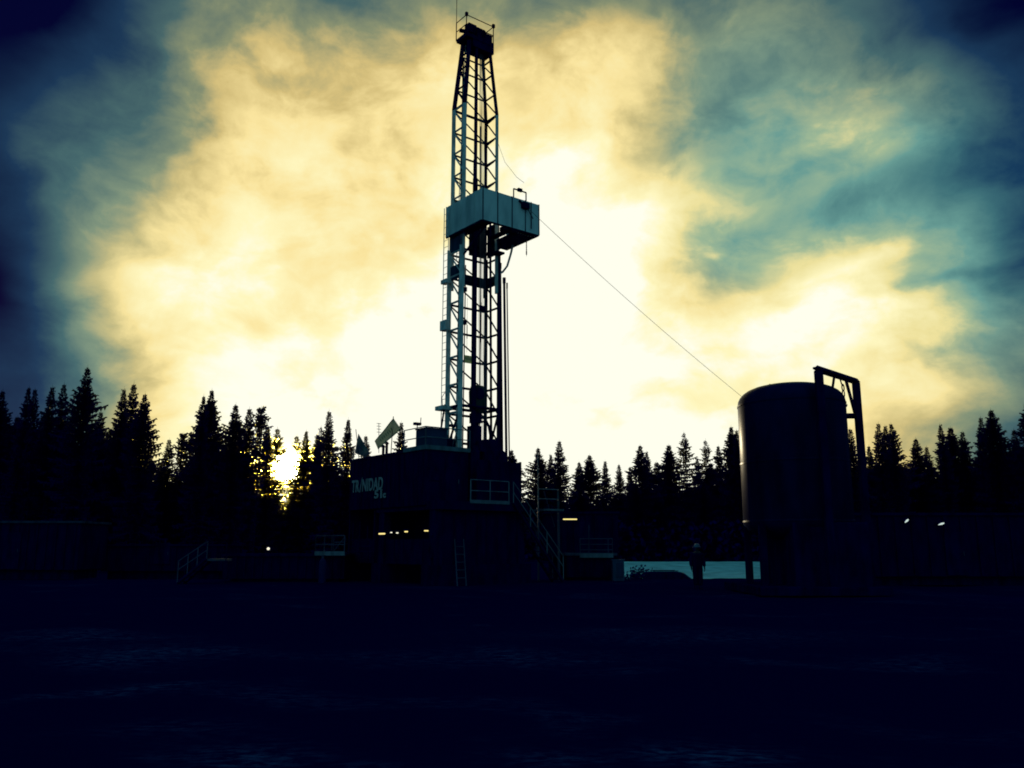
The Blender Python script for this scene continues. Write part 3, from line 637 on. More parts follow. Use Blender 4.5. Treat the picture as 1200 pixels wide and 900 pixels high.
# ------------------------------------------------------------------ tank with lifting gantry
TY = 33.0; tc_ = Vector((.331 * TY * 1.0, TY, 0)); TR = 2.02
pt = at(930, 452, TY); zt_top = pt.z; z_sh = at(868, 474, TY).z
tk = thing('storage_tank', 'big dark upright cylindrical tank with domed top right of rig', 'tank', tc_)
m = MB(); zb = 2.55
prof = [(TR * .25, zb - .62), (TR * .6, zb - .5), (TR * .9, zb - .25), (TR, zb), (TR, z_sh)] + [(TR * math.cos(t * math.pi / 2 / 8) ** .6, z_sh + (zt_top - z_sh) * math.sin(t * math.pi / 2 / 8)) for t in range(1, 8)] + [(.1, zt_top)]
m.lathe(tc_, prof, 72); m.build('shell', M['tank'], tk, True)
for z in (zb + .1, (zb + z_sh) / 2, z_sh - .05):
    m = MB(); m.lathe(tc_ + UP * (z - .04), [(TR + .005, 0), (TR + .02, .01), (TR + .02, .07), (TR + .005, .08)], 72); m.build('weld_band', M['tank'], tk, True)
m = MB(); m.bar(at(902, 459, TY), at(902.5, 452, TY), .09, 8); m.bar(at(902, 453.5, TY), at(903, 450.5, TY), .12, 8); m.build('vent_pipe', M['black'], tk)
for sx, sy in ((-.83, -.5), (.83, -.5), (-.83, .5), (.83, .5)):
    q = tc_ + Vector((sx * TR, sy * TR, 0)); m = MB(); m.box(q + UP * 1.45, (.24, .24, 2.3)); m.build('leg', M['black'], tk)
m = MB(); m.box(tc_ + UP * .17, (4.6, 5.2, .3)); m.build('skid', M['black'], tk, bevel=.03)
hx0, hx1 = at(893, 660, 35.2).x, tc_.x + TR * .95
m = MB(); m.box(((hx0 + hx1) / 2, TY + .1, 1.42), (hx1 - hx0, 4.0, 2.3)); m.build('skirt_housing', M['black'], tk, bevel=.04)
gt = thing('lifting_gantry', 'dark steel gantry frame with hook rising beside tank top', 'gantry', (12.2, 32, 0))
pA, pB = at(959, 434, 30.75), at(1003, 449, 33.1)
m = MB(); m.box((pA.x, pA.y, pA.z / 2), (.27, .25, pA.z)); m.build('post', M['black'], gt, bevel=.02)
m = MB(); m.box((pB.x, pB.y, pB.z / 2), (.25, .25, pB.z)); m.build('post', M['black'], gt, bevel=.02)
pB2 = Vector((pB.x, pB.y, pA.z)); dd = (pB2 - pA).normalized()
m = MB(); m.bar(pA - dd * .12 + UP * .04, pB2 + dd * .12 + UP * .04, .27, 4); m.bar(pA + UP * .04 - dd * .1, pA + UP * .1 - dd * .1, .3, 10); m.build('beam', M['black'], gt)
m = MB(); m.bar(pA + dd * 1.35, pA + dd * .65 - UP * 1.5, .1, 4); m.bar(pA + dd * 2.35, pB2 - UP * 1.9, .13, 4); m.build('diagonal_brace', M['black'], gt)
zz = at(995, 487, 33).z; m = MB(); m.bar((tc_.x + TR * .9, 33.1, zz), (pB.x, pB.y, zz), .22, 4); m.build('tie_bar', M['black'], gt)
hk = thing('chain_hook', 'small ring and hook hanging from the gantry beam', 'hook', pA + dd * 2.0)
c = pA + dd * 2.05 - UP * .25; m = MB()
for k in range(2):
    cc = c - UP * (.12 + .24 * k); m.path([cc + dd * .1 * math.cos(t * math.pi / 6) + UP * .13 * math.sin(t * math.pi / 6) for t in range(13)], .045, 6)
m.path([c + dd * -.25 + UP * .25, c + dd * -.1 - UP * .0, c + dd * .05 - UP * .05], .05, 6); m.build('ring', M['black'], hk)
m = MB(); m.path([c - UP * .48, c - UP * .62, c - UP * .78 + dd * .08, c - UP * .84 + dd * .17, c - UP * .76 + dd * .24], .06, 6); m.build('hook', M['black'], hk)
# right hand equipment
building('shale_house', 'dark low equipment house right of the big tank', 1000, 1230, 604, 39, 4, M['hull'], .4, M['black'], 'equipment house', 12)
for px, py, ang, w, lab in ((1062.5, 610.5, .7, 5.5, 'small tilted white lamp, left one on the dark equipment house'), (1103, 614, .3, 7, 'small tilted pale lamp, right one on the dark equipment house')):
    p = at(px, py, 38.6); t_ = thing('wall_lamp', lab, 'lamp', p, 'lamps on the equipment house'); d = Vector((math.cos(ang), 0, math.sin(ang)))
    m = MB(); L = w * 38.6 / F; m.bar(p - d * L / 2, p + d * L * .1, .03, 8, .09); m.bar(p + d * L * .1, p + d * L / 2, .09, 8, .05); m.build('lamp_lens', M['lamp_cool'], t_)
    m = MB(); m.box(p + Vector((0, .12, .04)), (.22, .14, .14), (d, Vector((0, 1, 0)), d.cross(Vector((0, 1, 0))))); m.bar(p + Vector((0, .12, 0)), p + Vector((0, .4, 0)), .05, 6); m.build('bracket', M['black'], t_)

# ------------------------------------------------------------------ parked car
cy_ = 62.0; gx = gz(cy_); ca = at(752, 680, cy_).x; 
car = thing('parked_car', 'dark estate car parked on snow behind the standing person', 'car', (ca + 2.2, cy_, gx))
def cp(x, z): return Vector((ca + x, cy_, gx + z))
prof = [(0, .35), (.02, .95), (.15, 1.02), (.45, 1.58), (.7, 1.66), (2.6, 1.66), (2.75, 1.62), (3.45, 1.08), (4.3, .98), (4.5, .8), (4.52, .35)]
m = MB(); m.prism(prof, Vector((ca, cy_, gx)), Vector((1, 0, 0)), UP, Vector((0, 1, 0)), 1.75); m.build('body', M['car'], car, bevel=.05)
m = MB(); m.prism([(2.78, 1.55), (2.84, 1.58), (3.46, 1.12), (3.4, 1.08)], Vector((ca + .03, cy_, gx + .02)), Vector((1, 0, 0)), UP, Vector((0, 1, 0)), 1.5); m.build('windscreen', M['glass'], car)
for x0, x1 in ((.55, 1.55), (1.65, 2.6)):
    m = MB(); m.prism([(x0 - .1, 1.08), (x0 + .05, 1.55), (x1, 1.55), (x1 + (.45 if x1 > 2 else 0), 1.08)], Vector((ca, cy_ - .885, gx)), Vector((1, 0, 0)), UP, Vector((0, 1, 0)), .03); m.build('side_window', M['black'], car)
for x in (.85, 3.65):
    for s in (-1, 1):
        m = MB(); m.disc(cp(x, .34) + Vector((0, s * .8, 0)), (0, 1, 0), .34, .22, 20); w_ = m.build('wheel', M['tyre'], car); m = MB(); m.disc(cp(x, .34) + Vector((0, s * .9, 0)), (0, 1, 0), .2, .06, 14); m.build('rim', M['dimrail'], w_)
for s in (-1, 1):
    m = MB(); m.bar(cp(.7, 1.74) + Vector((0, s * .65, 0)), cp(2.5, 1.74) + Vector((0, s * .65, 0)), .05, 6); [m.bar(cp(x, 1.62) + Vector((0, s * .65, 0)), cp(x, 1.74) + Vector((0, s * .65, 0)), .05, 6) for x in (.8, 2.4)]; m.build('roof_rail', M['black'], car)
    m = MB(); m.box(cp(4.46, .78) + Vector((0, s * .65, 0)), (.14, .3, .16)); m.build('headlight', M['glass'], car)

# ------------------------------------------------------------------ person
def skin_mesh(verts, edges, radii, root=0, levels=2, name='body'):
    me = bpy.data.meshes.new(name); me.from_pydata(verts, edges, []); o = bpy.data.objects.new(name, me); COL.objects.link(o)
    md = o.modifiers.new('skin', 'SKIN'); md.use_smooth_shade = True
    for i, r in enumerate(radii):
        sv = me.skin_vertices[0].data[i]; sv.radius = (r[0], r[1]) if isinstance(r, tuple) else (r, r); sv.use_root = (i == root)
    ss = o.modifiers.new('sub', 'SUBSURF'); ss.levels = levels; ss.render_levels = levels
    bpy.context.view_layer.update(); dg = bpy.context.evaluated_depsgraph_get(); out = bpy.data.meshes.new_from_object(o.evaluated_get(dg)); bpy.data.objects.remove(o); return out
def link_mesh(name, me, mat, parent):
    me.materials.clear(); me.materials.append(mat)
    for p in me.polygons: p.use_smooth = True
    o = bpy.data.objects.new(name, me); COL.objects.link(o); o.parent = parent; return o
PY = 36.0; pp = at(818, 680, PY); PX = pp.x
per = thing('person', 'person in dark coveralls and pale hard hat standing left of tank', 'person', (PX, PY, gz(PY)))
v = [(0, 0, .95), (0, 0, 1.12), (0, 0, 1.32), (0, 0, 1.45), (0, -.01, 1.52), (0, -.015, 1.60), (0, -.02, 1.68)]; r = [(.16, .12), (.14, .11), (.17, .12), (.13, .10), .058, (.075, .09), (.07, .085)]
e = [(i, i + 1) for i in range(6)]
for s in (-1, 1):
    k = len(v); v += [(s * .19, 0, 1.40), (s * .26, .02, 1.13), (s * .27, -.07, .88), (s * .27, -.10, .80)]; r += [.07, .052, .036, (.022, .038)]; e += [(3, k), (k, k + 1), (k + 1, k + 2), (k + 2, k + 3)]
    pb = k + 3
    for fi in range(4):
        q = len(v); fx = s * .27; fy = -.13 + fi * .02; ln = (.075, .085, .08, .062)[fi]
        v += [(fx, fy, .775), (fx - s * .008, fy - .005, .775 - ln * .5), (fx - s * .03, fy - .008, .775 - ln)]; r += [.0095, .009, .008]; e += [(pb, q), (q, q + 1), (q + 1, q + 2)]
    q = len(v); v += [(s * .26, -.15, .81), (s * .25, -.17, .775)]; r += [.011, .009]; e += [(pb, q), (q, q + 1)]
    k = len(v); v += [(s * .09, 0, .86), (s * .09, -.02, .48), (s * .09, .02, .10), (s * .10, -.13, .04)]; r += [.098, .068, .05, (.04, .035)]; e += [(0, k), (k, k + 1), (k + 1, k + 2), (k + 2, k + 3)]
bm_ = skin_mesh(v, e, r); link_mesh('body', bm_, M['skin'], per)
# coveralls: same chain a little fuller, without head and hands
v2 = [(0, 0, .95), (0, 0, 1.12), (0, 0, 1.32), (0, 0, 1.46)]; r2 = [(.22, .17), (.215, .17), (.23, .18), (.16, .14)]; e2 = [(0, 1), (1, 2), (2, 3)]
for s in (-1, 1):
    k = len(v2); v2 += [(s * .195, 0, 1.40), (s * .265, .02, 1.13), (s * .272, -.07, .89)]; r2 += [.10, .085, .065]; e2 += [(3, k), (k, k + 1), (k + 1, k + 2)]
    k = len(v2); v2 += [(s * .09, 0, .86), (s * .09, -.02, .48), (s * .09, .02, .12)]; r2 += [.14, .125, .105]; e2 += [(0, k), (k, k + 1), (k + 1, k + 2)]
link_mesh('coveralls', skin_mesh(v2, e2, r2), M['cloth'], per)
base = Vector((PX, PY, gz(PY)))
for s in (-1, 1):
    m = MB(); m.prism([(-.1, 0), (.19, 0), (.19, .06), (.08, .11), (.03, .2), (-.09, .2)], base + Vector((s * .095, 0, 0)), Vector((0, -1, 0)), UP, Vector((1, 0, 0)), .11); m.build('boot', M['cloth'], per, bevel=.02)
m = MB(); m.lathe(base + Vector((0, -.02, 0)), [(.165, 1.685), (.16, 1.70), (.125, 1.705), (.122, 1.75), (.10, 1.80), (.055, 1.825), (.01, 1.83)], 20); m.build('hard_hat', M['hat'], per, True)
m = MB(); m.prism([(-.012, 0), (.012, 0), (.006, .05)], base + Vector((0, -.115, 1.615)), Vector((1, 0, 0)), UP, Vector((0, 1, 0)), .04); [m.box(base + Vector((s * .085, -.015, 1.63)), (.016, .035, .06)) for s in (-1, 1)]; m.build('face_features', M['skin'], per)

# ------------------------------------------------------------------ bush by the snow
def bush(px, py, Y, w, h, label):
    p = at(px, py, Y); g = gz(Y); t = thing('bush', label, 'bush', (p.x, Y, g)); m = MB(); mb = MB(); r = random.Random(3)
    for i in range(60):
        a, b = r.uniform(0, 6.28), r.random() ** .5; q = Vector((p.x + math.cos(a) * b * w / 2, Y + math.sin(a) * b * w / 4, g + h * (1 - b * b * .6) * r.uniform(.6, 1.05)))
        m.bar(Vector((p.x + math.cos(a) * b * w / 4, Y, g)), q, .03, 3, .01)
        for k in range(10):
            c = q + Vector((r.gauss(0, .2), r.gauss(0, .2), r.gauss(-.1, .2))); d1 = Vector((r.gauss(0, 1), r.gauss(0, 1), r.gauss(0, 1))).normalized() * .13; d2 = d1.orthogonal().normalized() * .08
            mb.add([c - d1, c + d2, c + d1, c - d2], [(0, 1, 2, 3)])
    m.build('stem', M['bark'], t); mb.build('foliage', M['needles'], t)
bush(746, 670, 64, 2.6, 1.9, 'dark leafy bush at left end of bright snow')

# ------------------------------------------------------------------ trees
def spruce_mesh(seed, H=20.0, rmax=2.5, dens=1.0, clear=.03, pole=False, full=.42, fat=1.0, mat='needles', hole=None):
    r = random.Random(seed); m = MB(); z = H * .985; lean = (r.uniform(-.2, .2), r.uniform(-.2, .2))
    lop = [1 + r.uniform(-.26, .2) * min(1, .25 + i / 5) for i in range(14)]
    while z > H * clear:
        t = 1 - z / H
        prof_ = rmax * min(1, t / full) ** 1.0 * (1 if t < .8 else 1 - (t - .8) * .5)
        if pole: prof_ = rmax * (.3 + .7 * math.sin(min(1, t * 2.0) * math.pi * .85)) * (1 if t < .5 else .3)
        prof_ = max(prof_, .10 + .05 * r.random())
        lr = prof_ * lop[int(t * 13.99)] * r.uniform(.7, 1.18)
        nb = max(3 if t < .25 else 4, int((5 + 4 * min(1, t * 2.5)) * dens + r.random()))
        a0 = r.uniform(0, 6.28); ax = Vector((lean[0] * t, lean[1] * t, z))
        for i in range(nb):
            if r.random() > .94 or (hole and hole[0] < t < hole[1] and r.random() < .9): continue
            a = a0 + 6.283 * i / nb + r.uniform(-.35, .35); L = lr * r.choice((.5, .7, .9, 1, 1.2, 1.45))
            d = Vector((math.cos(a), math.sin(a), 0)); sd = Vector((-d.y, d.x, 0))
            up = .4 if t < .05 else (.05 - .6 * t)
            n = max(2, int(L / .42)); prev = ax.copy()
            for q in range(1, n + 1):
                f = q / n; p = ax + d * L * f + UP * (L * (up * f + .24 * f * f) + r.uniform(-.05, .05))
                wd = (.36 + .26 * (1 - f)) * min(1, .12 + L * .45) * fat; tip = wd * r.uniform(.7, 1.25)
                m.add([prev, p + sd * tip + d * .15 - UP * .14, p + d * .12], [(0, 1, 2)])
                m.add([prev, p + d * .12, p - sd * tip + d * .15 - UP * .14], [(0, 1, 2)])
                if L > .5: m.add([prev - d * .06, p + d * .06, (prev + p) / 2 - UP * r.uniform(.3, .62) * fat + sd * r.uniform(-.15, .15)], [(0, 1, 2)])
                prev = p
            if r.random() < .8: m.add([prev - d * .06 + sd * .07, prev - d * .06 - sd * .07, prev + d * .28 + UP * .06], [(0, 1, 2)])
        z -= (.12 + .30 * min(1, t * 2.2)) / max(.45, dens) * r.uniform(.8, 1.2)
    for aa in (0, 1.05, 2.1):
        c, q = math.cos(aa) * .07, math.sin(aa) * .07; m.add([(-c + lean[0] * .03, -q, H - 1.1), (c + lean[0] * .03, q, H - 1.1), (0, 0, H + .3)], [(0, 1, 2)])
    me = bpy.data.meshes.new('crown'); me.from_pydata([tuple(v) for v in m.v], [], m.f); me.materials.append(M[mat])
    tr = MB(); tr.bar((0, 0, 0), (0, 0, H * .98), .36, 7, .04)
    for q in range(14 if pole else 6):
        zz = r.uniform(.25, .7) * H; a = r.uniform(0, 6.28); tr.bar((0, 0, zz), (math.cos(a) * rmax * .5, math.sin(a) * rmax * .5, zz - .15), .06, 4, .02)
    tm = bpy.data.meshes.new('trunk'); tm.from_pydata([tuple(v) for v in tr.v], [], tr.f); tm.materials.append(M['bark'])
    return me, tm
KIND = {
    'full': [spruce_mesh(s, rmax=w, dens=d * 1.05, full=f, fat=1.0) for s, w, d, f in ((1, 2.9, 1.15, .40), (2, 2.5, 1.1, .34), (3, 3.1, 1.2, .48), (4, 2.5, 1.05, .38), (5, 2.8, 1.1, .5))],
    'slim': [spruce_mesh(s, rmax=w, dens=d * 1.05, full=f, fat=.9) for s, w, d, f in ((11, 2.0, 1.1, .38), (12, 1.8, 1.05, .32), (13, 2.2, 1.15, .45), (14, 1.9, 1.0, .35))],
    'thin': [spruce_mesh(s, rmax=w, dens=d, full=.3) for s, w, d in ((21, 2.0, .72), (22, 2.2, .78), (23, 1.9, .7))],
    'sunleft': [spruce_mesh(41, rmax=1.9, dens=1.0, full=.3, mat='sun_glow_needles', hole=(.19, .395))],
    'sunright': [spruce_mesh(42, rmax=1.9, dens=1.0, full=.3, mat='sun_glow_needles', hole=(.12, .345))],
    'lit': [spruce_mesh(s_, rmax=2.0, dens=1.25, full=.4, fat=1.1, mat='sun_glow_needles') for s_ in (43, 44)],
    'pole': [spruce_mesh(s, rmax=w, dens=d, pole=True) for s, w, d in ((31, 1.6, .9), (32, 1.8, .8))],
}
tree_n = [0]
def tree(px, py, Y, kind, label, group, wscale=1.0):
    tip = at(px, py, Y); g = gz(Y); H = tip.z - g
    var = KIND[kind][tree_n[0] % len(KIND[kind])]; tree_n[0] += 1
    t = thing('spruce_tree', label, 'tree', (tip.x, Y, g), group)
    s = H / 20.3; ws = s ** .5 * wscale
    t.scale = (ws, ws, s); t.rotation_euler = (R.uniform(-.012, .012), R.uniform(-.012, .012), R.uniform(0, 6.28))
    for nm, me in zip(('crown', 'trunk'), var):
        o = bpy.data.objects.new(nm, me); COL.objects.link(o); o.parent = t
SKY = [
 (-22, 452, 100, 'full', 'dark spruce cut off by the left edge of the photo'),
 (4, 453, 102, 'full', 'first whole dark spruce tip beside the left photo edge'),
 (33, 449, 100, 'slim', 'left twin of the close spruce pair near the left edge'),
 (44, 452, 104, 'slim', 'right twin of the close spruce pair near the left edge'),
 (65, 449, 102, 'slim', 'narrow spruce second to the left of the tallest tree'),
 (78, 446, 104, 'slim', 'narrow spruce immediately left of the tallest tree'),
 (103, 426, 98, 'full', 'tallest broad dark spruce of the left treeline'),
 (121, 479, 104, 'slim', 'short spruce tucked right of the tallest tree'),
 (145, 452, 102, 'slim', 'left tip of the three pointed spruces right of tallest'),
 (157, 445, 105, 'slim', 'middle and highest of three pointed spruces right of tallest'),
 (171, 458, 101, 'full', 'right tip of three pointed spruces beside a sky gap'),
 (200, 512, 108, 'slim', 'low blunt spruce in the sky gap left of centre forest'),
 (215, 505, 112, 'pole', 'thin see-through tree, left of two poles in sky gap'),
 (225, 504, 112, 'pole', 'thin see-through tree, right of two poles in sky gap'),
 (240, 460, 104, 'slim', 'left half of the dense twin topped dark spruce'),
 (249, 453, 106, 'full', 'right and higher half of the dense twin topped spruce'),
 (276, 470, 106, 'full', 'broad ragged spruce second left of the flat tops'),
 (293, 475, 108, 'slim', 'narrow spruce touching the open topped pole tree'),
 (306, 474, 107, 'pole', 'open topped tree with bare trunk left of the sun'),
 (316, 496, 110, 'lit', 'thin pointed spruce at upper left of the sun'),
 (326, 499, 112, 'sunleft', 'rounded spruce standing closest left of the sun disc'),
 (348, 508, 114, 'sunright', 'short sparse spruce directly above the sun disc'),
 (358, 502, 114, 'lit', 'sparse taller spruce just right of the sun disc'),
 (371, 506, 113, 'lit', 'sparse pole tree second right of the sun disc'),
 (378, 497, 112, 'thin', 'lesser spruce leaning against the tall one right of sun'),
 (387, 478, 110, 'slim', 'tallest spruce between the sun and the doghouse'),
 (408, 488, 112, 'slim', 'spruce standing behind the left end of the doghouse'),
 (429, 508, 116, 'slim', 'small spruce top behind the dark blue flag'),
 (471, 492, 116, 'slim', 'spruce top between the pale flag and roof cabinet'),
 (590, 540, 122, 'full', 'low dark spruce behind the racked drill pipe'),
 (601, 525, 120, 'full', 'broad dark spruce right beside the racked drill pipe'),
 (632, 522, 122, 'full', 'spruce behind the thin lamp pole of the landing'),
 (646, 530, 124, 'slim', 'shorter spruce between lamp pole spruce and the slender one'),
 (655, 514, 121, 'slim', 'tallest slender spruce just right of the stair landing'),
 (679, 539, 126, 'full', 'rounded low spruce right of the slender tall one'),
 (691, 531, 125, 'full', 'broad spruce above the low walkway railing'),
 (709, 538, 127, 'slim', 'small narrow spruce above the blue locker side'),
 (726, 542, 126, 'slim', 'isolated low spike spruce midway between stairs and tank'),
 (737, 545, 128, 'slim', 'low spruce filling left of the double peaked one'),
 (749, 519, 124, 'full', 'left and higher peak of the double spruce mid right'),
 (758, 527, 126, 'slim', 'right and lower peak of the double spruce mid right'),
 (769, 539, 128, 'full', 'low spruce in the dip right of the double peak'),
 (784, 519, 125, 'full', 'dense conical spruce third left of the tank'),
 (802, 504, 124, 'thin', 'tall airy spruce above the person with light through it'),
 (818, 535, 128, 'slim', 'low narrow spruce between the two airy ones'),
 (827, 513, 125, 'thin', 'airy shorter spruce with gaps left of the tank'),
 (840, 520, 126, 'slim', 'narrow dark spruce second from the tank wall'),
 (855, 497, 123, 'full', 'tallest dark spruce touching the left tank wall'),
 (864, 501, 122, 'slim', 'spruce half hidden by the left tank edge'),
 (995, 499, 122, 'slim', 'spruce seen between the tank and gantry post'),
 (1017, 520, 124, 'slim', 'short spruce just right of the gantry post'),
 (1028, 493, 120, 'slim', 'left of three clustered tips right of the gantry'),
 (1036, 496, 122, 'slim', 'middle and lowest of three tips right of gantry'),
 (1045, 493, 119, 'full', 'right of three clustered tips right of the gantry'),
 (1072, 511, 122, 'full', 'small conical spruce alone right of the three tips'),
 (1086, 521, 124, 'slim', 'lowest short spruce in the dip on the right'),
 (1103, 494, 120, 'slim', 'left spire of the double spruce right of the dip'),
 (1112, 498, 122, 'full', 'right spire of the double spruce right of the dip'),
 (1128, 503, 121, 'full', 'broad shouldered spruce left of the tall right pair'),
 (1150, 486, 118, 'slim', 'lower partner of the tall pair near right edge'),
 (1160, 477, 116, 'full', 'higher partner of the tall pair near right edge'),
 (1189, 500, 119, 'slim', 'short spruce between tall pair and the right edge'),
 (1200, 468, 114, 'full', 'tall spruce cut by the right photo edge'),
]
for px, py, Y, k, lab in SKY:
    tree(px, py, Y, k, lab, 'spruces along the skyline', {326: .95, 348: .95, 358: .85, 316: .8}.get(px, (R.uniform(.62, .86) if px < 580 else R.uniform(.82, 1.05)) if k == 'full' else R.uniform(.75, .95)))
# lower trees standing inside the forest, below the skyline
R2 = random.Random(5)
tips = [(s[0], s[1]) for s in SKY]
x = -30.0
while x < 1240:
    near = sorted(tips, key=lambda t: abs(t[0] - x))[:3]; top = sum(t[1] for t in near) / 3
    sunny = 280 < x < 420
    for lay in range(3):
        px = x + R2.uniform(-7, 7); py = top + (38, 54, 74)[lay] + R2.uniform(-8, 14) + (6 if sunny else 0)
        if 308 < px < 368: py = max(py, 570 + 8 * R2.random() + (2 if lay else 0))
        if 430 < px < 590 and lay < 2: continue
        side = 'left of the sun' if px < 338 else ('between sun and mast' if px < 560 else ('between mast and tank' if px < 930 else 'right of the tank'))
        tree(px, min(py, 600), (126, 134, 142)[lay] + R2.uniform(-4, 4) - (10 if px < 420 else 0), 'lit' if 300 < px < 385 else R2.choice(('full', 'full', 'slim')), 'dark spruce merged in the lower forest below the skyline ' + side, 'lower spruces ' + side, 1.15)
    x += 17
# ------------------------------------------------------------------ undergrowth at the forest foot
m = MB(); r = random.Random(9)
for i in range(22000):
    x = r.uniform(-95, 95); y = r.uniform(118, 150); h = r.uniform(0, 5.5) * (1 if abs(x) < 95 else .5)
    c = Vector((x, y, gz(y) + h)); d1 = Vector((r.gauss(0, 1), r.gauss(0, .4), r.gauss(0, .6))).normalized() * r.uniform(.2, .5); d2 = Vector((r.gauss(0, .5), r.gauss(0, .5), 1)).normalized() * r.uniform(.12, .4)
    m.add([c - d1, c - d2, c + d1, c + d2], [(0, 1, 2, 3)])
ug = m.build('undergrowth', M['needles']); ug['kind'] = 'stuff'; ug['label'] = 'dark tangled undergrowth at the foot of the forest'; ug['category'] = 'undergrowth'

# ------------------------------------------------------------------ sun and sky
SUN = ray(338, 548).normalized(); s_el = math.asin(SUN.z); s_az = math.atan2(SUN.x, SUN.y)
sl = bpy.data.lights.new('sun', 'SUN'); sl.energy = 1.0; sl.angle = rad(.5); sl.color = (1, .82, .5)
so = bpy.data.objects.new('sun', sl); COL.objects.link(so); so.rotation_euler = (-SUN).to_track_quat('-Z', 'Y').to_euler(); so.location = (0, 0, 60)
w = bpy.data.worlds.new('World'); sc.world = w; w.use_nodes = True; nt = w.node_tree; nt.nodes.clear(); N, l = nt.nodes, nt.links
def mth(op, a, b=None, c=None, clamp=False):
    n = N.new('ShaderNodeMath'); n.operation = op; n.use_clamp = clamp
    for i, x in enumerate((a, b, c)):
        if x is None: continue
        if isinstance(x, (int, float)): n.inputs[i].default_value = x
        else: l.new(x, n.inputs[i])
    return n.outputs[0]
tc = N.new('ShaderNodeTexCoord'); sp = N.new('ShaderNodeSeparateXYZ'); l.new(tc.outputs['Generated'], sp.inputs[0])
az = mth('MULTIPLY', mth('ARCTAN2', sp.outputs[0], sp.outputs[1]), 1000); elv = mth('MULTIPLY', mth('ARCSINE', sp.outputs[2]), 1000)
cb = N.new('ShaderNodeCombineXYZ'); l.new(az, cb.inputs[0]); l.new(elv, cb.inputs[1]); P0 = cb.outputs[0]
def noise(vec, sx, sy, loc, detail, rough, dist=0):
    mp = N.new('ShaderNodeMapping'); mp.inputs['Scale'].default_value = (sx, sy, 1); mp.inputs['Location'].default_value = loc; l.new(vec, mp.inputs[0])
    ns = N.new('ShaderNodeTexNoise'); ns.inputs['Scale'].default_value = 1; ns.inputs['Detail'].default_value = detail; ns.inputs['Roughness'].default_value = rough; ns.inputs['Distortion'].default_value = dist
    l.new(mp.outputs[0], ns.inputs[0]); return ns
wn = noise(P0, .006, .009, (4, 2, 0), 2.5, .5)
wv = N.new('ShaderNodeVectorMath'); wv.operation = 'SUBTRACT'; l.new(wn.outputs['Color'], wv.inputs[0]); wv.inputs[1].default_value = (.5, .5, .5)
ws_ = N.new('ShaderNodeVectorMath'); ws_.operation = 'MULTIPLY'; l.new(wv.outputs[0], ws_.inputs[0]); ws_.inputs[1].default_value = (80, 60, 0)
wa = N.new('ShaderNodeVectorMath'); wa.operation = 'ADD'; l.new(P0, wa.inputs[0]); l.new(ws_.outputs[0], wa.inputs[1]); PW = wa.outputs[0]
def blob(vec, px, py, rx, ry, rot, wgt, acc):
    a, e = az_el(px, py); mp = N.new('ShaderNodeMapping'); mp.vector_type = 'TEXTURE'
    mp.inputs['Location'].default_value = (a, e, 0); mp.inputs['Rotation'].default_value = (0, 0, rad(rot)); mp.inputs['Scale'].default_value = (rx, ry, 1); l.new(vec, mp.inputs[0])
    d = N.new('ShaderNodeVectorMath'); d.operation = 'DOT_PRODUCT'; l.new(mp.outputs[0], d.inputs[0]); l.new(mp.outputs[0], d.inputs[1])
    return mth('MULTIPLY_ADD', mth('POWER', .36788, d.outputs['Value']), wgt, acc)
Lm = 0.05
LB = [  # px, py, rx, ry, rotation, weight
 (507, 385, 420, 330, 0, 1.068), (993, 480, 260, 200, 0, 0.389), (-60, 210, 260, 200, 0, -0.2), (453, 270, 95, 65, 0, -0.314), (1008, 330, 95, 65, 0, 0.226), (-8, 475, 115, 85, 0, -0.067), (367, 570, 95, 65, 0, 0.255), (858, 570, 120, 45, 0, 0.303), (196, 330, 95, 65, 0, 0.27), (750, 60, 120, 45, 0, 0.17), (1233, 246, 115, 85, 0, -0.145), (1008, 150, 95, 65, 0, 0.291), (709, 240, 95, 65, 0, 0.181), (1233, 513, 115, 85, 0, -0.23), (837, 330, 95, 65, 0, -0.298), (-17, 330, 95, 65, 0, -0.183), (372, 360, 120, 45, 0, -0.147), (837, 180, 95, 65, 0, -0.102), (480, 150, 120, 45, 0, -0.135), (1182, -21, 115, 85, 0, -0.08), (25, -60, 95, 65, 0, -0.177), (410, -60, 95, 65, 0, -0.173), (239, 30, 95, 65, 0, 0.083), (239, 540, 95, 65, 0, 0.333), (588, 570, 120, 45, 0, 0.317), (-60, 570, 120, 45, 0, -0.13), (1020, 210, 120, 45, 0, -0.154), (111, 480, 95, 65, 0, -0.154), (1236, 330, 120, 45, 0, -0.069), (1020, 60, 120, 45, 0, -0.093), (804, 270, 120, 45, 0, 0.138), (534, 90, 120, 45, 0, 0.088), (880, 30, 95, 65, 0, 0.069), (239, 420, 95, 65, 0, 0.099), (709, 360, 95, 65, 0, 0.13), (324, 180, 95, 65, 0, 0.073), (696, 540, 120, 45, 0, 0.193), (666, 150, 95, 65, 0, 0.089), (923, 360, 95, 65, 0, 0.139), (843, 298, 14, 6, 0, 0.14), (1040, 296, 70, 10, 12, 0.12), (1140, 386, 34, 9, 4, 0.1), (842, 350, 34, 26, 20, -0.1), (290, 372, 26, 14, 0, -0.16), (1095, 328, 80, 10, 8, -0.12), (1080, 220, 150, 200, 0, 0.11), (970, 60, 170, 80, 0, 0.07), (1215, -10, 150, 120, 0, -0.05), (-10, -10, 140, 130, 0, -0.05), (950, 255, 130, 34, 10, -0.13), (120, 300, 70, 220, 0, -0.06), (90, 60, 130, 80, 0, -0.05), (-10, 330, 60, 200, 0, -0.05), (480, 120, 120, 60, 0, 0.05), (930, 400, 160, 60, 0, 0.04), (100, 190, 90, 120, 0, 0.09), (330, 60, 150, 60, 0, 0.05), (600, 200, 90, 120, 0, 0.06), (1060, 470, 120, 30, 0, 0.08),
]
